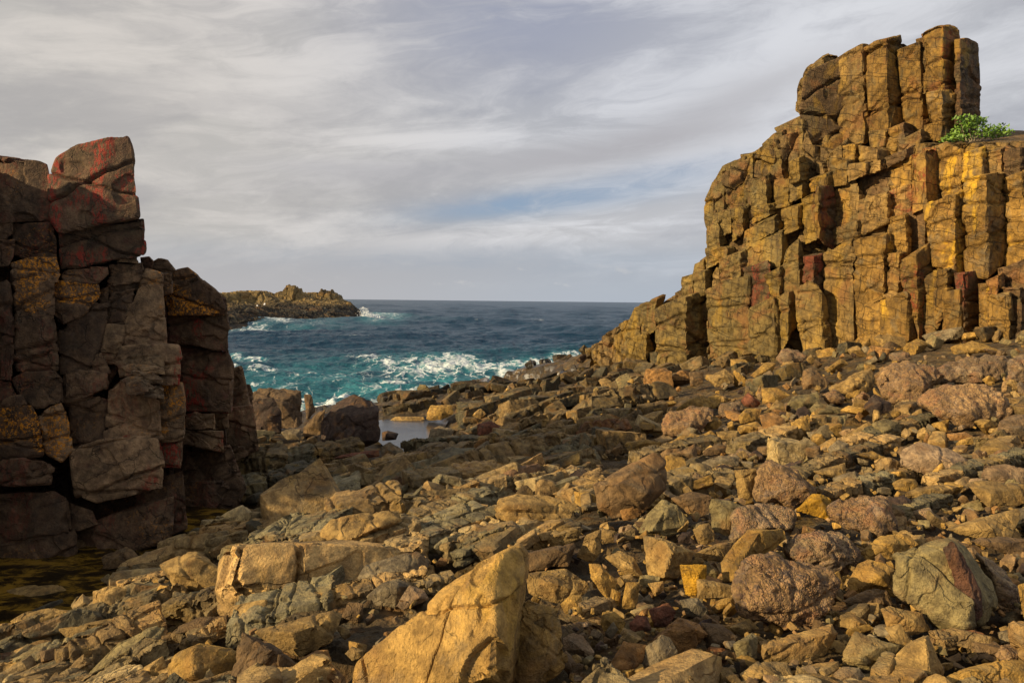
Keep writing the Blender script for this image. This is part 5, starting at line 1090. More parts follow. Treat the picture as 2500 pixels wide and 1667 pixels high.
ROCKS = [
 ('R6','tan','ochre boulder with a split front, standing left of the yellow slab',[(690, 430),(850, 455),(920, 490),(1085, 550),(1060, 640),(960, 760),(840, 790),(720, 770)],[(860.0, 470.0, 0.35),(915.0, 560.0, 0.55),(850.0, 760.0, 0.4)]),
 ('R6','yellow','bright yellow upright slab standing among brown blocks',[(965, 650),(1180, 655),(1175, 780),(1095, 900),(1015, 890)],None),
 ('R6','tan','flat brown slab leaning against the right of the yellow slab',[(1095, 765),(1170, 765),(1430, 830),(1420, 910),(1100, 925)],None),
 ('R6','sco','largest pitted scoria boulder in front, lumpy and pinkish brown',[(1450, 720),(1560, 600),(1680, 575),(1870, 620),(1950, 700),(2060, 690),(2150, 760),(2160, 880),(2090, 1040),(1900, 1160),(1740, 1170),(1600, 1090),(1460, 1050),(1400, 930),(1400, 850)],None),
 ('R6','sgrey','dark scoria boulder with a red hollow, behind the largest scoria boulder',[(1750, 545),(1880, 420),(2000, 330),(2200, 380),(2260, 480),(2352, 560),(2352, 620),(2250, 730),(2140, 745),(2000, 700),(1900, 680)],None),
 ('R6','sgrey','grey speckled scoria boulder behind the large folded ochre rock',[(1350, 470),(1365, 340),(1410, 260),(1560, 200),(1700, 195),(1850, 260),(1880, 340),(1860, 400),(1600, 390),(1450, 400)],None),
 ('R6','green','pointed olive green boulder with a pale cleft, below the orange shard',[(648, 415),(720, 270),(830, 150),(940, 190),(1040, 330),(1000, 370),(900, 450),(690, 430)],[(850.0, 250.0, 0.3),(750.0, 400.0, 0.35)]),
 ('R6','green','square olive grey boulder with a pale vein down its left edge',[(1195, 220),(1215, 150),(1370, 170),(1490, 230),(1400, 270),(1360, 340),(1345, 450),(1210, 390)],None),
 ('R6','tan','small rounded brown block beside the square olive grey boulder',[(1065, 390),(1130, 345),(1200, 335),(1250, 430),(1240, 480),(1150, 515),(1110, 500)],None),
 ('R6','dark','small dark stone tucked behind the split ochre boulder',[(950, 460),(990, 410),(1060, 400),(1110, 500),(960, 495)],None),
 ('R6','brown','flat brown boulder with a pink band, behind the olive green boulders',[(895, 150),(1060, 95),(1220, 130),(1195, 280),(1080, 310),(1000, 240)],None),
 ('R6','orange','upright orange shard in front of the big dark leaning boulder',[(510, 250),(540, 65),(590, 80),(735, 220),(660, 290),(590, 325),(535, 325)],[(640.0, 160.0, 0.35)]),
 ('R4','brown','big dark brown boulder with a ridged sloping top, centre of the rubble',[(95, 810),(250, 730),(420, 640),(485, 680),(487, 830),(400, 900),(350, 960),(230, 1000),(120, 950)],[(245.0, 800.0, 0.4),(380.0, 860.0, 0.45),(330.0, 700.0, 0.1)]),
 ('R6','ochre','large folded ochre rock with a dark right face, left of the largest scoria boulder',[(1280, 630),(1400, 470),(1490, 385),(1590, 375),(1770, 370),(1795, 450),(1600, 560),(1560, 640),(1450, 700),(1400, 800),(1300, 790)],[(1585.0, 400.0, 0.35),(1440.0, 620.0, 0.45),(1380.0, 780.0, 0.3)]),
 ('R6','tan','low brown ridge rock joining the split ochre boulder to the folded ochre rock',[(1080, 570),(1250, 500),(1390, 475),(1330, 600),(1280, 640),(1080, 620)],None),
 ('R6','yellow','yellow tent shaped rock between two scoria boulders',[(1850, 240),(1985, 110),(2050, 110),(2140, 160),(2160, 290),(2110, 320),(2000, 290)],[(2050.0, 150.0, 0.4)]),
 ('R7','sco','block of orange scoria with a dark right side, right of the yellow tent rock',[(740, 380),(800, 330),(960, 280),(1140, 290),(1190, 350),(1190, 520),(1100, 580),(1000, 570),(850, 520)],[(1100.0, 320.0, 0.3),(1100.0, 540.0, 0.3)]),
 ('R7','sco','tall notched scoria boulder with a grey knob, mid right',[(240, 330),(240, 240),(260, 120),(350, 60),(420, 90),(450, 140),(540, 125),(600, 200),(680, 250),(600, 330),(520, 400),(400, 350)],None),
 ('R7','green','great smooth olive slab with a dark red band, right foreground',[(1195, 690),(1330, 640),(1520, 580),(1590, 570),(1700, 640),(1850, 850),(1900, 1000),(1850, 1150),(1650, 1210),(1520, 1200),(1380, 1090),(1200, 950)],[(1560.0, 650.0, 0.25),(1720.0, 1000.0, 0.35),(1680.0, 1180.0, 0.3),(1260.0, 720.0, 0.2)]),
 ('R7','ochre','lumpy ochre boulder at the left of the great olive slab',[(875, 900),(950, 760),(1020, 725),(1150, 760),(1215, 800),(1195, 960),(1060, 920),(900, 970)],None),
 ('R7','brown','brown wedge below the lumpy ochre boulder',[(840, 1010),(1050, 920),(1150, 940),(1200, 1040),(1110, 1090),(940, 1060)],None),
 ('R7','tan','faceted brown stone on grit under the great olive slab',[(1100, 1060),(1160, 1035),(1390, 1090),(1430, 1210),(1270, 1270),(1150, 1200)],None),
 ('R7','tan','long brown block with a straight top edge below the largest scoria boulder',[(285, 1290),(780, 1160),(820, 1230),(740, 1370),(600, 1440),(310, 1420)],[(760.0, 1230.0, 0.3),(330.0, 1330.0, 0.3)]),
 ('R7','green','smooth grey green triangular rock near the bottom edge',[(840, 1390),(930, 1210),(1240, 1310),(1200, 1390),(1050, 1480),(850, 1440)],None),
 ('R7','tan','upright ochre block with a dark right side, bottom right',[(1180, 1400),(1290, 1290),(1430, 1225),(1540, 1480),(1500, 1567),(1270, 1567),(1200, 1470)],[(1410.0, 1260.0, 0.3),(1430.0, 1500.0, 0.4)]),
 ('R7','ochre','broad ochre rock cut by the bottom right corner',[(1500, 1567),(1600, 1480),(1900, 1400),(2074, 1400),(2200, 1500),(2120, 1660),(1500, 1660)],None),
 ('R7','sco','small pink pitted stone lying on the bottom right rock',[(1880, 1390),(1920, 1310),(2000, 1295),(2100, 1320),(2100, 1420),(1950, 1430)],None),
 ('R7','green','kite shaped green stone left of the long brown block',[(108, 1300),(240, 1210),(280, 1250),(270, 1400),(200, 1450),(130, 1400)],None),
 ('R7','tan','flat topped brown rock at the bottom edge under the kite shaped stone',[(150, 1500),(280, 1410),(480, 1425),(560, 1600),(200, 1600)],None),
 ('R7','grey','grey stone at the bottom edge under the grey green triangle',[(780, 1500),(850, 1455),(960, 1455),(1050, 1590),(790, 1600)],None),
 ('R7','orange','small orange pebble on the grit beside the long brown block',[(745, 1440),(775, 1395),(815, 1430),(800, 1500),(760, 1490)],None),
 ('R7','pale','pale yellow rounded slab at the right edge',[(1780, 180),(1800, 90),(1950, 85),(2100, 120),(2150, 220),(1950, 225)],None),
 ('R7','tan','faceted brown boulder under the pale yellow slab',[(1670, 220),(1750, 190),(2000, 230),(2150, 230),(2120, 350),(1850, 400)],[(1850.0, 280.0, 0.3)]),
 ('R7','ochre','rounded stone with an orange red mark on its right end',[(1180, 215),(1250, 180),(1340, 190),(1370, 240),(1290, 275),(1200, 260)],None),
 ('R7','tan','long brown boulder right of the stone with the red mark',[(1270, 290),(1350, 240),(1550, 220),(1640, 240),(1560, 340),(1450, 360)],None),
 ('R7','dark','dark stone with white streaks beside the orange scoria block',[(1155, 320),(1260, 295),(1345, 350),(1340, 410),(1210, 440),(1190, 350)],None),
 ('R7','ochre','cracked ochre rock above the great olive slab',[(960, 680),(1100, 570),(1280, 550),(1370, 630),(1200, 740),(1000, 740)],None),
 ('R7','tan','long ochre ledge running to the right edge above the great olive slab',[(1530, 530),(1800, 440),(2040, 380),(2060, 440),(1980, 600),(1820, 600),(1640, 560)],None),
 ('R7','brown','flat slab with a bright yellow edge at the right edge',[(1690, 600),(1900, 570),(2150, 600),(2150, 720),(2000, 720)],None),
 ('R7','sgrey','reddish pitted boulder behind the right side of the great olive slab',[(1740, 660),(1850, 700),(1950, 830),(2040, 950),(2020, 1080),(1910, 1100),(1890, 950)],None),
 ('R7','ochre','ochre block cut by the right edge beside the reddish pitted boulder',[(2030, 900),(2074, 880),(2150, 880),(2150, 1180),(2070, 1130)],None),
 ('R7','grey','grey stone with a red underside at the right edge',[(1890, 1220),(1990, 1190),(2150, 1200),(2150, 1290),(1920, 1310)],None),
 ('R6','grey','rounded dark grey boulder at the bottom centre of the rubble',[(680, 1400),(700, 1290),(830, 1185),(900, 1210),(960, 1320),(950, 1420),(870, 1540),(700, 1460)],None),
 ('R6','orange','ridged brown boulder behind the rounded dark grey boulder',[(735, 1250),(950, 1050),(1130, 1100),(1200, 1190),(1030, 1370),(950, 1360),(880, 1200)],[(1100.0, 1150.0, 0.4),(900.0, 1150.0, 0.2)]),
 ('R6','brown','brown slab sloping right from the ridged brown boulder',[(1130, 1095),(1300, 1110),(1420, 1210),(1370, 1300),(1180, 1320),(1200, 1200)],None),
 ('R6','orange','flat reddish brown slab left of the rounded dark grey boulder',[(390, 1480),(540, 1235),(720, 1270),(690, 1400),(620, 1500),(560, 1560),(400, 1500)],None),
 ('R6','pink','pinkish grey flat slab beside the foot of the great pointed boulder',[(70, 1220),(150, 1170),(230, 1200),(320, 1330),(290, 1390),(80, 1310)],None),
 ('R6','ochre','yellow round faced stone left of the dark red stone',[(360, 1110),(380, 1020),(470, 1010),(560, 1100),(530, 1190),(390, 1170)],None),
 ('R6','red','rust red stone between yellow round faced stone and dark red one',[(580, 1110),(640, 1040),(720, 1050),(760, 1160),(600, 1190)],None),
 ('R6','red','dark red stone behind the ridged brown boulder',[(730, 1000),(880, 945),(950, 1030),(880, 1130),(770, 1140)],None),
 ('R6','grey','grey block with a red streak across its face',[(965, 930),(1110, 905),(1190, 1000),(1150, 1080),(1020, 1050)],None),
 ('R6','ochre','small ochre rock against the left of the largest scoria boulder',[(1200, 990),(1270, 930),(1400, 890),(1400, 990),(1250, 1030)],None),
 ('R6','tan','brown rock tucked under the largest scoria boulder',[(1350, 1140),(1500, 1070),(1580, 1150),(1450, 1210)],None),
 ('R6','orange','low orange brown rock at the bottom edge beside the pale pitted stone',[(920, 1540),(1010, 1430),(1100, 1400),(1260, 1430),(1260, 1500),(1000, 1567)],None),
 ('R6','pale','pale pitted stone at the bottom edge',[(1020, 1550),(1060, 1490),(1200, 1480),(1260, 1520),(1260, 1620),(1020, 1620)],None),
 ('R6','tan','brown wedge at the bottom edge right of the pale pitted stone',[(1260, 1440),(1350, 1440),(1490, 1600),(1270, 1620)],None),
 ('R6','brown','pointed brown rock at the bottom edge under the rounded dark grey boulder',[(700, 1600),(780, 1470),(830, 1500),(885, 1600)],None),
 ('R6','grey','grey brown slab at the bottom edge under the flat reddish slab',[(290, 1600),(380, 1490),(580, 1560),(600, 1620)],None),
 ('R6','grey','small pale grey stone lying on grit left of the yellow slab',[(655, 940),(740, 880),(770, 940),(700, 970)],None),
 ('R6','ochre','upright yellow shard left of the small pale grey stone',[(520, 1000),(560, 790),(670, 790),(640, 990)],None),
 ('R6','ochre','short pointed yellow shard beside the upright yellow shard',[(430, 930),(450, 835),(520, 870),(510, 990)],None),
 ('R6','ochre','long leaning ochre slab lit from the left, centre',[(270, 640),(360, 650),(500, 780),(440, 960),(290, 770)],None),
 ('R6','tan','small tan block under the split ochre boulder',[(720, 800),(850, 780),(850, 880),(780, 905)],None),
 ('R6','tan','cracked tan boulder left of the split ochre boulder',[(390, 600),(500, 540),(620, 600),(720, 790),(560, 740)],None),
 ('R6','tan','tall cracked tan outcrop above the leaning ochre slab',[(180, 600),(250, 430),(370, 380),(370, 560),(300, 650)],None),
 ('R6','tan','rounded cracked knob on top of the tan outcrop',[(370, 380),(480, 400),(490, 490),(380, 500)],None),
 ('R6','pale','small beige pebble above the largest scoria boulder',[(1665, 540),(1700, 520),(1740, 540),(1710, 570)],None),
 ('R6','brown','small dark stone between the kite shaped stone and the brown slab',[(1270, 1330),(1330, 1310),(1400, 1330),(1410, 1400),(1290, 1390)],None),
 ('M5','orange','orange brown rounded boulder at the bottom edge left of the great pointed boulder',[(90, 1620),(110, 1567),(200, 1430),(290, 1385),(440, 1500),(480, 1620)],None),
 ('M5','orange','flat topped orange brown rock behind the rounded one at bottom centre left',[(90, 1390),(230, 1310),(320, 1310),(350, 1400),(160, 1460)],None),
 ('M5','tan','small brown stone on grit left of the great pointed boulder',[(440, 1340),(500, 1280),(600, 1320),(580, 1370),(500, 1400)],None),
 ('M5','tan','large flat topped cracked block above the tip of the great pointed boulder',[(1580, 230),(1620, 150),(1760, 110),(2000, 130),(2150, 210),(2250, 200),(2150, 330),(1900, 370),(1700, 370),(1590, 310)],[(1680.0, 200.0, 0.4)]),
 ('M5','ochre','small cube of orange rock left of the large flat topped block',[(1455, 250),(1480, 205),(1540, 215),(1545, 260),(1490, 285)],None),
 ('M5','tan','wide fractured ledge with a sunlit left end, left of centre',[(240, 400),(320, 310),(500, 270),(870, 230),(890, 310),(700, 340),(560, 450),(420, 500),(380, 600),(310, 580)],None),
 ('M5','tan','squat block with a dark red right end below the wide fractured ledge',[(415, 620),(430, 520),(640, 540),(640, 620),(560, 670),(410, 680)],None),
 ('M5','tan','sloping brown block above the long dip slab, lower left of centre',[(10, 1000),(150, 840),(250, 850),(240, 950),(130, 1040),(40, 1060)],None),
 ('M5','brown','dark brown cube on grit left of the great pointed boulder',[(415, 1060),(470, 940),(590, 950),(590, 1060),(540, 1110)],None),
 ('M5','orange','small orange stone behind the slope of the great pointed boulder',[(1130, 660),(1180, 600),(1240, 620),(1220, 670),(1150, 680)],None),
 ('M5','grey','black stained ledge behind the great pointed boulder',[(540, 760),(600, 660),(1000, 540),(1100, 640),(1050, 740),(700, 800),(610, 860)],None),
 ('M5','brown','long dark ledge face right of the tip of the great pointed boulder',[(1840, 570),(2200, 480),(2220, 520),(2160, 670),(1850, 710)],None),
 ('M5','tan','flat cracked pavement slab right of the great pointed boulder',[(1840, 730),(2150, 680),(2310, 800),(2300, 880),(2060, 960),(1840, 880)],None),
 ('M5','ochre','broken slab beside black grit, right of the great pointed boulder',[(2090, 960),(2170, 890),(2260, 890),(2255, 1020),(2130, 1040)],None),
 ('M5','grey','grey blocks with red stains left of the great pointed boulder',[(610, 900),(740, 790),(860, 760),(950, 820),(870, 900),(830, 1000),(640, 960)],None),
 ('M5','pink','banded pink and grey rock left of the great pointed boulder',[(830, 980),(940, 810),(1050, 850),(1090, 920),(900, 1010)],None),
 ('L3','tan','sunlit cracked boulder above the lower left pools',[(1220, 650),(1440, 560),(1510, 560),(1640, 640),(1790, 740),(1740, 880),(1560, 860),(1320, 830),(1300, 770)],[(1500.0, 600.0, 0.3),(1330.0, 720.0, 0.35)]),
 ('L3','tan','square block with a bright left side beside the brown pool',[(710, 860),(860, 810),(980, 840),(960, 920),(800, 1070),(710, 1080)],None),
 ('L3','tan','two faced slab right of the square block by the pool',[(810, 1050),(1000, 900),(1110, 890),(1100, 1000),(1050, 1070),(860, 1090)],None),
 ('L3','ochre','small ochre stone under the sunlit cracked boulder',[(1140, 820),(1180, 750),(1300, 780),(1290, 830)],None),
 ('L3','tan','long flat slab at the left edge between brown pools',[(-60, 880),(200, 820),(440, 800),(530, 870),(430, 960),(100, 1040),(-60, 1070)],None),
 ('L3','tan','flat slab below the long slab at the left edge',[(70, 1090),(200, 1010),(380, 980),(610, 1030),(400, 1120),(180, 1180),(90, 1140)],None),
 ('L3','tan','long jointed ledge, lower left',[(430, 1150),(720, 1090),(1000, 1040),(1010, 1080),(730, 1240),(550, 1260)],None),
 ('L3','green','greenish slab sloping up to the right, bottom left',[(640, 1520),(900, 1260),(1200, 1115),(1260, 1140),(1200, 1330),(960, 1440)],None),
 ('L3','tan','cube with deep cracks beside a tiny rain pool',[(1840, 950),(1860, 820),(2050, 750),(2160, 800),(2070, 920),(1900, 950)],None),
 ('L3','tan','smooth upright slab face above the long dip slab',[(1760, 1190),(1780, 970),(2050, 910),(2110, 1100),(1950, 1170)],None),
 ('L3','tan','long sunlit dip slab rising to the right, lower centre',[(1950, 1170),(2200, 1090),(2540, 1010),(2620, 1040),(2540, 1240),(2300, 1380),(2100, 1280)],None),
 ('L3','ochre','sunlit orange boulder at the bottom edge, lower left',[(1280, 1430),(1350, 1330),(1530, 1255),(1790, 1300),(1830, 1330),(1720, 1600),(1300, 1600)],[(1480.0, 1290.0, 0.4),(1470.0, 1500.0, 0.45)]),
 ('L3','brown','dome shaped brown boulder right of the sunlit orange boulder',[(1830, 1330),(1850, 1170),(2100, 1270),(2280, 1400),(2310, 1500),(2200, 1620),(1740, 1620)],None),
 ('L3','tan','narrow upright rock left of the sunlit orange boulder',[(1060, 1600),(1100, 1440),(1250, 1350),(1280, 1440),(1210, 1600)],None),
 ('L3','brown','dark jointed ledge above the dome shaped boulder',[(1360, 1130),(1520, 1060),(1750, 1040),(1740, 1160),(1330, 1190)],None),
 ('L3','ochre','pale jointed crest of the lower left ledge',[(950, 1190),(1000, 1120),(1150, 1080),(1240, 1040),(1260, 1100),(1100, 1130)],None),
 ('L3','brown','brown rock standing in the dark pool under the stack',[(770, 600),(870, 570),(960, 515),(1030, 550),(1080, 630),(900, 690),(780, 700)],None),
 ('L3','grey','grey rock in the pool at the foot of the stack',[(1290, 370),(1400, 310),(1440, 330),(1430, 400),(1310, 430)],None),
 ('L3','grey','low flat wet rock in the pool under the stack',[(1080, 590),(1110, 560),(1200, 555),(1240, 580),(1180, 600)],None),
 ('L3','brown','long dark ledge along the foot of the stack at the left edge',[(20, 700),(290, 520),(580, 400),(740, 380),(745, 600),(500, 720),(50, 760)],None),
 ('M4','dark','huge dark cubic boulder with red stains beside the tide pool',[(735, 560),(760, 520),(850, 410),(980, 345),(1100, 380),(1185, 440),(1190, 700),(1100, 740),(960, 775),(740, 720)],[(800.0, 470.0, 0.1),(930.0, 520.0, 0.45),(1170.0, 470.0, 0.3),(920.0, 700.0, 0.5)]),
 ('M4','brown','brown rock leaning on the left of the huge dark boulder',[(590, 610),(700, 490),(770, 460),(740, 560),(730, 660),(600, 680)],None),
 ('M4','dbrown','broad brown boulder right of the stack against the surf',[(205, 340),(240, 300),(330, 300),(460, 290),(580, 320),(600, 560),(560, 600),(440, 620),(300, 600),(205, 500)],None),
 ('M4','dark','black fronted block before the broad brown boulder',[(205, 380),(370, 370),(430, 480),(430, 650),(220, 670)],None),
 ('M4','dbrown','narrow upright block right of the broad brown boulder',[(600, 345),(660, 345),(690, 480),(620, 560)],None),
 ('M4','grey','small pale block under the black fronted block',[(215, 625),(320, 620),(325, 680),(215, 680)],None),
 ('M4','grey','angular grey rock between the black fronted block and the huge dark boulder',[(420, 640),(490, 610),(580, 620),(580, 700),(470, 700)],None),
 ('M4','dark','small dark rock rising from the tide pool',[(1195, 640),(1240, 625),(1330, 650),(1310, 700),(1200, 710)],None),
 ('M4','tan','low long rock on the seaward side of the tide pool',[(1255, 550),(1300, 520),(1530, 520),(1530, 580),(1260, 580)],None),
 ('M4','ochre','rounded yellowish rock at the right end of the tide pool',[(1535, 510),(1570, 430),(1740, 430),(1750, 500),(1650, 550),(1540, 550)],None),
 ('M4','grey','grey dome on the right shore of the tide pool',[(1550, 690),(1570, 620),(1640, 585),(1760, 620),(1720, 690)],None),
 ('M4','red','dark boulder with a vivid red left face, right of the tide pool',[(1925, 580),(2030, 550),(2110, 590),(2110, 660),(1930, 670)],None),
 ('M4','grey','smooth grey boulder below the red faced boulder',[(1880, 790),(2000, 700),(2070, 720),(2080, 790),(1960, 830)],None),
 ('M4','tan','flat capped tan rock just under the red faced boulder',[(1930, 680),(2000, 660),(2100, 690),(2060, 720),(1930, 710)],None),
 ('M4','grey','low grey slab at the foot of the huge dark boulder',[(1190, 750),(1260, 710),(1370, 780),(1320, 830),(1190, 820)],None),
 ('M4','red','reddish ledge under the huge dark boulder',[(810, 840),(950, 800),(1180, 770),(1190, 830),(1000, 850)],None),
 ('R4','sco','scoria boulder at the left end of the upper rubble, under a tan cap',[(455, 520),(480, 450),(620, 395),(740, 420),(750, 480),(700, 520),(640, 560),(540, 570),(460, 560)],None),
 ('R4','ochre','tan slab capping the leftmost scoria boulder',[(495, 450),(600, 370),(680, 345),(765, 400),(740, 420),(600, 410)],None),
 ('R4','sgrey','dark speckled scoria right of the tan slab',[(750, 450),(770, 395),(870, 380),(900, 420),(850, 470),(770, 475)],None),
 ('R4','red','dark purple brown rock right of the speckled scoria',[(870, 380),(910, 330),(980, 390),(960, 420),(890, 410)],None),
 ('R4','ochre','pale ochre block on the upper rubble behind the tan wedge',[(980, 310),(1060, 310),(1140, 350),(1060, 390),(985, 400)],None),
 ('R4','tan','tan wedge in front of the pale ochre block',[(1015, 430),(1060, 370),(1140, 420),(1130, 445)],None),
 ('R4','green','olive green slab with a sharp ridge in the upper rubble',[(1115, 400),(1140, 360),(1280, 330),(1290, 390),(1180, 440)],None),
 ('R4','green','olive slab with an orange lower corner',[(1215, 440),(1270, 380),(1400, 420),(1390, 450),(1230, 450)],None),
 ('R4','orange','bright orange faced boulder in the middle of the upper rubble',[(965, 450),(1040, 435),(1100, 470),(1130, 540),(1100, 555),(990, 530)],None),
 ('R4','ochre','ochre boulder left of the bright orange one',[(860, 460),(900, 420),(985, 420),(970, 480),(870, 500)],None),
 ('R4','ochre','square ochre block with a sunlit front right of the bright orange boulder',[(1130, 490),(1230, 445),(1240, 550),(1150, 570)],None),
 ('R4','tan','tan block right of the square sunlit block',[(1240, 450),(1320, 450),(1330, 520),(1250, 545)],None),
 ('R4','green','greenish block at the right end of the row of square blocks',[(1320, 455),(1430, 455),(1420, 510),(1330, 525)],None),
 ('R4','ochre','upright ochre stone right of the leftmost scoria boulder',[(680, 460),(740, 455),(780, 490),(750, 530),(680, 540)],None),
 ('R4','orange','small orange stone against the leftmost scoria boulder',[(600, 480),(650, 470),(680, 480),(670, 540),(600, 545)],None),
 ('R4','ochre','bright ochre rounded boulder below the leftmost scoria boulder',[(490, 600),(560, 560),(640, 560),(620, 610),(540, 650),(490, 640)],None),
 ('R4','ochre','bright ochre block right of the rounded ochre boulder',[(620, 570),(720, 530),(750, 560),(740, 600),(640, 610)],None),
 ('R4','brown','dark faced wedge under the rounded ochre boulder',[(535, 650),(640, 600),(650, 690),(600, 680)],None),
 ('R4','tan','flat topped brown block between bright ochre block and small scoria',[(740, 540),(860, 530),(885, 570),(860, 610),(760, 600)],None),
 ('R4','ochre','ochre rock left below the bright orange boulder',[(860, 510),(960, 485),(990, 520),(940, 550),(860, 545)],None),
 ('R4','brown','brown wedge under the flat topped brown block',[(670, 640),(760, 600),(810, 620),(780, 660),(680, 670)],None),
 ('R4','sgrey','small dark scoria in the middle of the rubble',[(890, 560),(960, 530),(1080, 540),(1085, 590),(1020, 615),(900, 600)],None),
 ('R4','sco','tall pinkish scoria mass at upper right of the rubble',[(1580, 300),(1600, 230),(1750, 170),(1900, 180),(1960, 240),(1850, 310),(1780, 400),(1680, 400),(1600, 350)],None),
 ('R4','sco','widest scoria boulder, upper right of the rubble',[(1795, 390),(1850, 330),(2050, 290),(2200, 310),(2280, 350),(2280, 450),(2200, 520),(2000, 510),(1850, 460)],None),
 ('R4','tan','leaning tan slab fused to scoria left of the tall scoria mass',[(1360, 310),(1450, 240),(1560, 200),(1580, 270),(1560, 330),(1460, 350),(1400, 340)],None),
 ('R4','sco','round orange scoria stone under the leaning tan slab',[(1450, 370),(1510, 325),(1555, 340),(1540, 400),(1460, 410)],None),
 ('R4','sco','speckled orange scoria above the olive slabs',[(1285, 350),(1350, 315),(1430, 360),(1410, 400),(1320, 390)],None),
 ('R4','dark','dark purple pointed rock left of the widest scoria boulder',[(1510, 410),(1570, 340),(1660, 390),(1660, 440),(1560, 460)],None),
 ('R4','brown','dark pointed boulder with a ridged side, upper rubble',[(1190, 290),(1200, 220),(1245, 200),(1350, 280),(1310, 320),(1200, 320)],None),
 ('R4','sgrey','ridge of grey scoria behind the widest scoria boulder',[(1850, 290),(1900, 200),(2050, 150),(2270, 130),(2270, 200),(2240, 280),(2000, 290)],None),
 ('R4','sgrey','dark scoria mass at the right edge below the cliff',[(2270, 170),(2352, 130),(2420, 200),(2420, 300),(2260, 280)],None),
 ('R4','pale','sunlit tan boulder at the right edge beside the widest scoria',[(2205, 530),(2220, 480),(2300, 450),(2420, 450),(2420, 590),(2260, 580)],None),
 ('R4','green','smooth green grey boulder right of the rock terraces',[(1550, 500),(1620, 470),(1700, 490),(1720, 550),(1620, 585)],None),
 ('R4','orange','small flat orange stone under the widest scoria boulder',[(1945, 550),(2050, 540),(2110, 580),(1960, 590)],None),
 ('R4','pink','wide pinkish pavement slab with red lichen, right',[(1700, 640),(1800, 590),(1950, 620),(2090, 690),(2090, 760),(1900, 780),(1700, 720)],None),
 ('R4','sgrey','dark mottled scoria at the foot of the cliff',[(1060, 160),(1080, 110),(1160, 105),(1230, 150),(1150, 195),(1080, 190)],None),
 ('R4','sco','domed reddish scoria boulder against the cliff foot',[(1310, 60),(1350, 0),(1420, -30),(1530, 40),(1480, 80),(1330, 70)],None),
 ('R4','tan','flat topped boulder right of the domed reddish scoria',[(1560, 50),(1600, 30),(1730, 50),(1740, 100),(1620, 110)],None),
 ('R4','ochre','banded ochre boulder against the cliff foot',[(1740, 20),(1800, 0),(1870, 10),(1890, 60),(1780, 70)],None),
 ('R4','ochre','long sunlit block pointing right on the upper rubble',[(1310, 220),(1400, 155),(1440, 190),(1330, 235)],None),
 ('R4','tan','ridged tan boulder below the left part of the cliff',[(690, 260),(790, 210),(840, 250),(840, 290),(740, 310)],None),
 ('R4','brown','brown block left of the ridged tan boulder',[(600, 230),(680, 225),(680, 290),(610, 310)],None),
 ('R4','ochre','ochre slab below the middle of the cliff',[(920, 250),(1000, 180),(1060, 180),(1040, 230),(950, 260)],None),
 ('R4','sgrey','small grey scoria on the crest of the rubble',[(1635, 160),(1660, 130),(1750, 130),(1770, 165),(1680, 180)],None),
 ('R4','ochre','broad ochre heap of blocks below the right part of the cliff',[(1960, 100),(2080, 60),(2220, 110),(2200, 130),(1980, 140)],None),
 ('R4','ochre','flat ochre capped rock left of the big dark leaning boulder',[(265, 600),(380, 580),(460, 590),(450, 620),(280, 640)],None),
 ('R4','brown','pointed brown rock above the olive boulders',[(580, 820),(640, 750),(740, 790),(700, 840),(620, 830)],None),
 ('R4','ochre','small upright ochre stone among the terraces',[(1260, 730),(1280, 660),(1330, 680),(1320, 720)],None),
 ('R4','grey','upright grey slab among the terraces',[(1330, 620),(1380, 580),(1440, 600),(1430, 690),(1340, 700)],None),
 ('R4','ochre','yellowish hollow rock right of the upright grey slab',[(1470, 660),(1560, 640),(1680, 690),(1670, 720),(1560, 690)],None),
 ('R4','tan','low tan ledge left of the pinkish pavement slab',[(1240, 750),(1420, 700),(1425, 780),(1380, 790)],None),
 ('R4','tan','tan boulder behind the tall notched scoria boulder',[(840, 740),(960, 730),(940, 900),(860, 920),(850, 820)],None),
 ('R4','dark','dark block with a bright orange patch',[(740, 720),(790, 710),(830, 740),(820, 770),(750, 770)],None),
 ('R4','grey','grey flat rock above the block with the orange patch',[(665, 700),(760, 660),(870, 670),(860, 720),(700, 740)],None),
 ('R4','ochre','bright flat ochre stone on the crest of the rubble',[(1500, 80),(1545, 50),(1560, 90),(1520, 110)],None),
]
TK = np.array([(lambda a: (a[:, 0].min(), a[:, 1].min(), a[:, 0].max(), a[:, 1].max()))(np.array(px(r[0], r[3]))) for r in ROCKS]+[(800, 1470, 1420, 1760), (1000, 1340, 1290, 1500), (700, 1600, 1400, 1800)])
slabs(TK)
for (reg, typ, lab, out, inner) in ROCKS:
    boulder(reg, typ, lab, out, inner)
# the dark red layer that runs down the right side of the great olive slab
gs = [o for o in SC.objects if o.get('label', '').startswith('great smooth olive slab')][0]
rl = boulder('R7', 'maroon', 'dark red layer down the right side of the slab', [(1520,640),(1590,590),(1680,700),(1790,930),(1800,1120),(1720,1190),(1690,1160),(1725,1010),(1650,850)], [(1720,900,.3),(1760,1050,.3)], Y0=ground_hit(*px('R7', [(1550, 1210)])[0])-0.07, name='red_layer', thick=0.5)
M_ = rl.matrix_world.copy(); rl.parent = gs; rl.location = rl.location-gs.location
for k in ('category', 'group'):
    if k in rl: del rl[k]
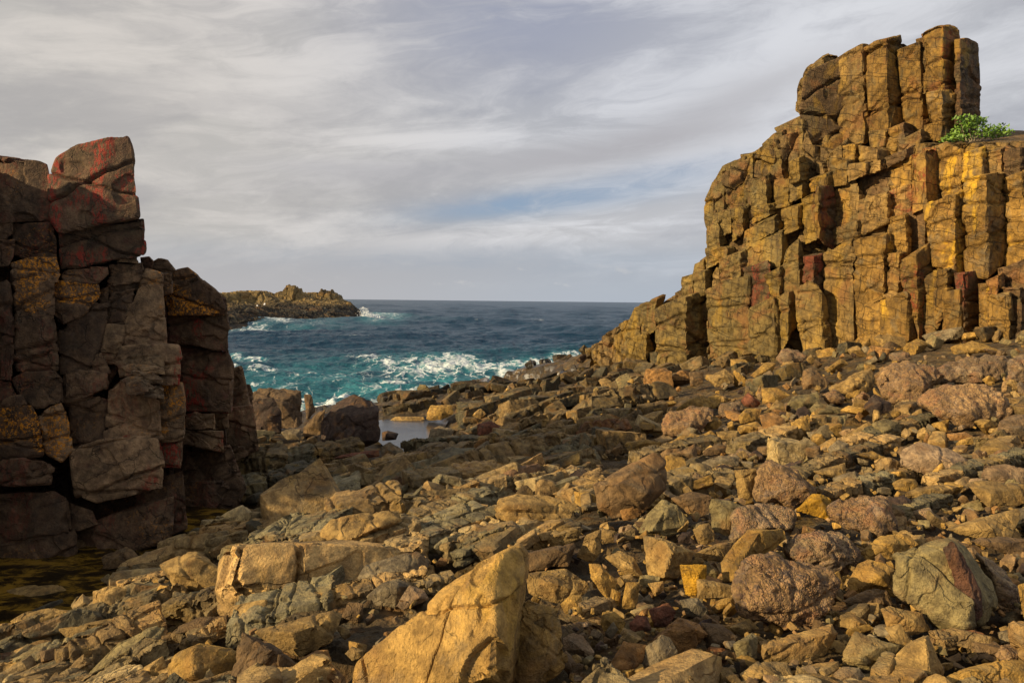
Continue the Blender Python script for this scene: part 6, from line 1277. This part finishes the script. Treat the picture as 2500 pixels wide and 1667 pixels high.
# the great pointed boulder of the foreground
gb = boulder('M5', 'gb', 'great pointed ochre boulder like a shark fin, bottom centre of the foreground',
    [(480,1640),(500,1430),(640,1300),(900,1090),(1300,780),(1790,512),(1840,560),(1836,900),(1790,1200),(1780,1640)],
    [(1560,745,.42),(1600,1250,.62),(1590,1600,.66),(1180,1050,.20),(1050,1600,.34),(700,1350,.10),(1640,600,.30)], thick=0.62, lean=0.35, cell=0.0020, base=1700, mat=M_GB, sink=0.0,
    extra=[([(1770,950),(1850,915),(2080,990),(2090,1200),(2150,1390),(2060,1500),(1850,1640),(1760,1640)], [(2050,1060,.05),(1900,1300,.16)])])
# ---------------------------------------------------------------- loose rocks that fill the rubble
TAKEN = []
for (reg, typ, lab, out, inner) in ROCKS:
    a = np.array(px(reg, out)); TAKEN.append((a[:, 0].min(), a[:, 1].min(), a[:, 0].max(), a[:, 1].max()))
TAKEN.append((850, 1330, 1390, 1667))
def randrock(rs, x, Y, z, hw, cellk, typ=None, minn=4, maxn=30):
    sco = typ in ('sco', 'sgrey')
    n = rs.randint(9, 14); d = rs.normal(size=(n, 3)); d /= np.abs(d).max(1, keepdims=True)**0.8*np.linalg.norm(d, axis=1, keepdims=True)**0.2
    d *= rs.uniform(0.75, 1.1, (n, 1))
    if rs.rand() < 0.65 and not sco:
        d = np.array([[sx, sy, sz] for sx in (-1, 1) for sy in (-1, 1) for sz in (-1, 1)], float)*0.85; d += rs.uniform(-0.38, 0.38, d.shape)
    d *= np.array([hw*rs.uniform(0.9, 1.35), hw*rs.uniform(0.7, 1.0), hw*rs.uniform(0.45, 0.85)])
    R = np.array(Matrix.Rotation(rs.uniform(0, 6.28), 3, 'Z') @ Matrix.Rotation(rs.normal(0, 0.35), 3, 'X') @ Matrix.Rotation(rs.normal(0, 0.35), 3, 'Y'))
    pts = d@R.T+np.array([x, Y, z+hw*rs.uniform(0.05, 0.30)])
    return solid(pts, Y*cellk, seed=int(rs.randint(1e6)), chips=3, p=(150 if not sco else 10), amp=0.018, cracks=0 if hw*F/Y < 25 else 1, crackd=0.03, crackw=1.6, scoria=0.055 if sco else 0, minn=minn, maxn=maxn, oct=3)
def sample(rs, lo=3.7, hi=46.0):
    t = rs.rand(); Y = ((lo**-0.9)*(1-t)+(hi**-0.9)*t)**(-1/0.9); return Y
KIN = [('tan', 5), ('ochre', 4), ('brown', 3), ('green', 1.5), ('grey', 2), ('orange', 1.5), ('dark', 1), ('sco', 1.2), ('sgrey', 0.8), ('pink', 0.6)]
kn = [k for k, _ in KIN]; kp = np.array([w for _, w in KIN]); kp = kp/kp.sum()
WORD = {'tan': 'brown angular', 'ochre': 'ochre angular', 'brown': 'dark brown angular', 'green': 'olive green', 'grey': 'grey', 'orange': 'orange brown', 'dark': 'blackish', 'sco': 'pitted reddish scoria', 'sgrey': 'pitted grey scoria', 'pink': 'pinkish'}
SEENL = set()
ANCH = [(1695,1415,'the bright yellow slab'),(1915,1455,'the largest scoria boulder'),(2290,1430,'the great olive slab'),(1130,1500,'the great pointed boulder'),(1535,1180,'the big dark leaning boulder'),
 (1905,1180,'the tall notched scoria boulder'),(2110,1250,'the block of orange scoria'),(2450,1145,'the pale yellow slab at the right edge'),(2355,990,'the widest scoria boulder'),(2210,930,'the tall pinkish scoria mass'),
 (2285,1125,'the wide pinkish pavement slab'),(1890,1030,'the bright orange faced boulder'),(1680,1025,'the leftmost scoria boulder'),(2060,815,'the domed reddish scoria boulder'),(1620,1265,'the pointed olive green boulder'),
 (1990,1235,'the yellow tent shaped rock'),(1620,1585,'the rounded dark grey boulder'),(1950,1570,'the long straight edged brown block'),(2120,1590,'the grey green triangular rock'),(2300,1620,'the upright ochre block at bottom right'),
 (1250,1215,'the large flat topped block'),(1185,1050,'the red faced boulder'),(1770,905,'the ridged tan boulder under the cliff'),(1430,1190,'the cracked ledges of the centre'),(1640,1130,'the flat ochre capped rock'),
 (2200,830,'the banded ochre boulder at the cliff foot'),(2000,980,'the olive green ridge slab'),(1900,930,'the long ochre slab below the cliff'),(2470,1280,'the long ochre ledge at the right edge'),(1850,1090,'the small dark scoria in the middle')]
rs = np.random.RandomState(77); made = 0; tries = 0
while made < 110 and tries < 6000:
    tries += 1
    Y = sample(rs); x = rs.uniform(-0.2, 0.8)*Y
    if rs.rand() > float(region_rub(np.array([x]), np.array([Y]))[0]): continue
    z = float(gz(x, Y)[0]); u, v = proj(np.array([x, Y, z])); pw = rs.uniform(40, 92)
    if u > 2520 or v > 1690 or any(a-pw*0.2 < u < c+pw*0.2 and b-pw*0.2 < v < d+pw*0.3 for a, b, c, d in TAKEN): continue
    TAKEN.append((u-pw*0.45, v-pw*0.4, u+pw*0.45, v+pw*0.35))
    typ = kn[rs.choice(len(kn), p=kp)]; hw = pw*Y/F*0.5
    vv, ff, c, size = randrock(rs, x, Y, z, hw, 0.0028, typ, 8, 40)
    ai = int(np.argmin([math.hypot(u-q[0], (v-q[1])*1.3) for q in ANCH])); q = ANCH[ai]
    rel = ('left of' if u < q[0] else 'right of') if abs(u-q[0]) > abs(v-q[1])*1.2 else ('above' if v < q[1] else 'below')
    siz = 'small' if pw < 54 else ('middling' if pw < 72 else 'fairly large')
    lab = f'{siz} {WORD[typ]} rock {rel} {q[2]}'
    if lab in SEENL: continue
    SEENL.add(lab); grp = f'loose {WORD[typ]} rocks of the rubble field'
    ob = link('rock', vv, ff, M_SCO if typ in ('sco', 'sgrey') else M_ROCK, loc=tuple(c), smooth=typ in ('sco', 'sgrey'), rgb=tuple(np.array(C_[typ])*rs.uniform(0.8, 1.12)))
    tag(ob, lab, 'rock', grp); made += 1
def rubble():
    rs = np.random.RandomState(5); protos = []
    for k in range(14):
        vv, ff, c, s = randrock(rs, 0, 1.0, 0, 0.5, 0.12, 'tan', 5, 8); protos.append((vv-c, ff))
    parts = []; T = []
    for k in range(7500):
        Y = sample(rs, 3.6, 60); x = rs.uniform(-0.9, 0.9)*Y
        rb = float(region_rub(np.array([x]), np.array([Y]))[0])
        if rs.rand() > 0.10+0.90*rb: continue
        parts.append((x, Y, rb))
    xs = np.array([p[0] for p in parts]); ys = np.array([p[1] for p in parts]); zs = gz(xs, ys)
    d, *_ = bed_detail(xs, ys); zs = zs+d*0.6
    out = []
    for x, y, z, rb in zip(xs, ys, zs, [p[2] for p in parts]):
        if z < 0.6 or seg_dist(np.array([x]), np.array([y]), CHAN)[0] < 1.2: continue
        if math.hypot((x-POOLC[0])/2.6, (y-POOLC[1])/5.5) < 1: continue
        pw = rs.lognormal(2.75, 0.50); s = min(pw*y/F, 0.9)
        pv, pf = protos[rs.randint(14)]
        R = np.array(Matrix.Rotation(rs.uniform(0, 6.28), 3, 'Z') @ Matrix.Rotation(rs.uniform(0, 6.28), 3, 'X'))
        w = (pv*s*rs.uniform(0.7, 1.2, 3))@R.T+np.array([x, y, z+s*0.1])
        out.append((w, pf)); typ = kn[rs.choice(len(kn), p=kp)]
        T.append(np.repeat((np.array(C_[typ])*rs.uniform(0.65, 1.1))[None], len(w), 0))
    V, Fc = merge(out)
    tag(link('rubble', V, Fc, M_RUB, smooth=False, attrs={'tint': np.vstack(T)}), 'small broken stones and chips filling the gaps between the boulders', 'rubble', kind='stuff')
rubble()
# ---------------------------------------------------------------- shrub on the cliff
def shrub():
    rs = np.random.RandomState(9); Y0 = 39.5; m = bpy.data.materials.new('leaves'); m.use_nodes = True; b = NB(m.node_tree); pr = m.node_tree.nodes['Principled BSDF']
    n = b.noise(b.node('ShaderNodeNewGeometry').outputs['Position'], 4.0, 3, 0.6)
    b.put(pr.inputs['Base Color'], b.mix(b.step(n, 0.35, 0.65), (0.05, 0.12, 0.012), (0.17, 0.29, 0.03))); pr.inputs['Roughness'].default_value = 0.6
    st = mat_plain('bark', (0.20, 0.15, 0.10)); loc = P(2370, 345, Y0); root = empty('shrub', tuple(loc))
    tag(root, 'bright green bush growing on the cliff ledge beside the tallest pillar', 'shrub')
    V = []; Fc = []; SV = []; SF = []
    cl = [(2330,335,26,10),(2345,315,22,12),(2360,295,22,14),(2385,302,24,14),(2400,318,26,14),(2425,325,26,12),(2440,312,20,8),(2455,322,16,6),(2365,335,24,8),(2340,285,10,6),(2310,342,12,5),(2395,290,10,5),(2450,330,10,4)]
    for (u, v, ru, rv) in cl:
        Yc = Y0+rs.uniform(-0.4, 0.4); c = P(u, v, Yc); mu = Y0/F
        for k in range(int(ru*rv*0.46)):
            d = rs.normal(size=3); d /= np.linalg.norm(d); d *= rs.rand()**0.4
            p = c+d*np.array([ru*mu, 0.6, rv*mu*1.1]); L = rs.uniform(0.07, 0.14); a = rs.normal(size=3); a /= np.linalg.norm(a); bb = np.cross(a, rs.normal(size=3)); bb /= np.linalg.norm(bb)
            n0 = len(V); V += [p-a*L, p+bb*L*0.45, p+a*L, p-bb*L*0.45]; Fc.append((n0, n0+1, n0+2, n0+3))
        q = np.array(loc)+np.array([rs.uniform(-0.2, 0.2), 0, -0.1])
        r = 0.03
        for s in range(4):
            A = q+(c-q)*s/4+rs.normal(0, 0.05, 3)*(s > 0); B = q+(c-q)*(s+1)/4
            n0 = len(SV)
            for w, k in ((A, r*(1-s*.2)), (B, r*(0.8-s*.2))):
                for j in range(4): SV.append(w+np.array([math.cos(j*1.57), math.sin(j*1.57), 0])*max(k, 0.008))
            for j in range(4): SF.append((n0+j, n0+(j+1) % 4, n0+4+(j+1) % 4, n0+4+j))
    link('foliage', np.array(V), Fc, m, parent=root, loc=tuple(loc), smooth=False); link('stem', np.array(SV), SF, st, parent=root, loc=tuple(loc), smooth=False)
shrub()
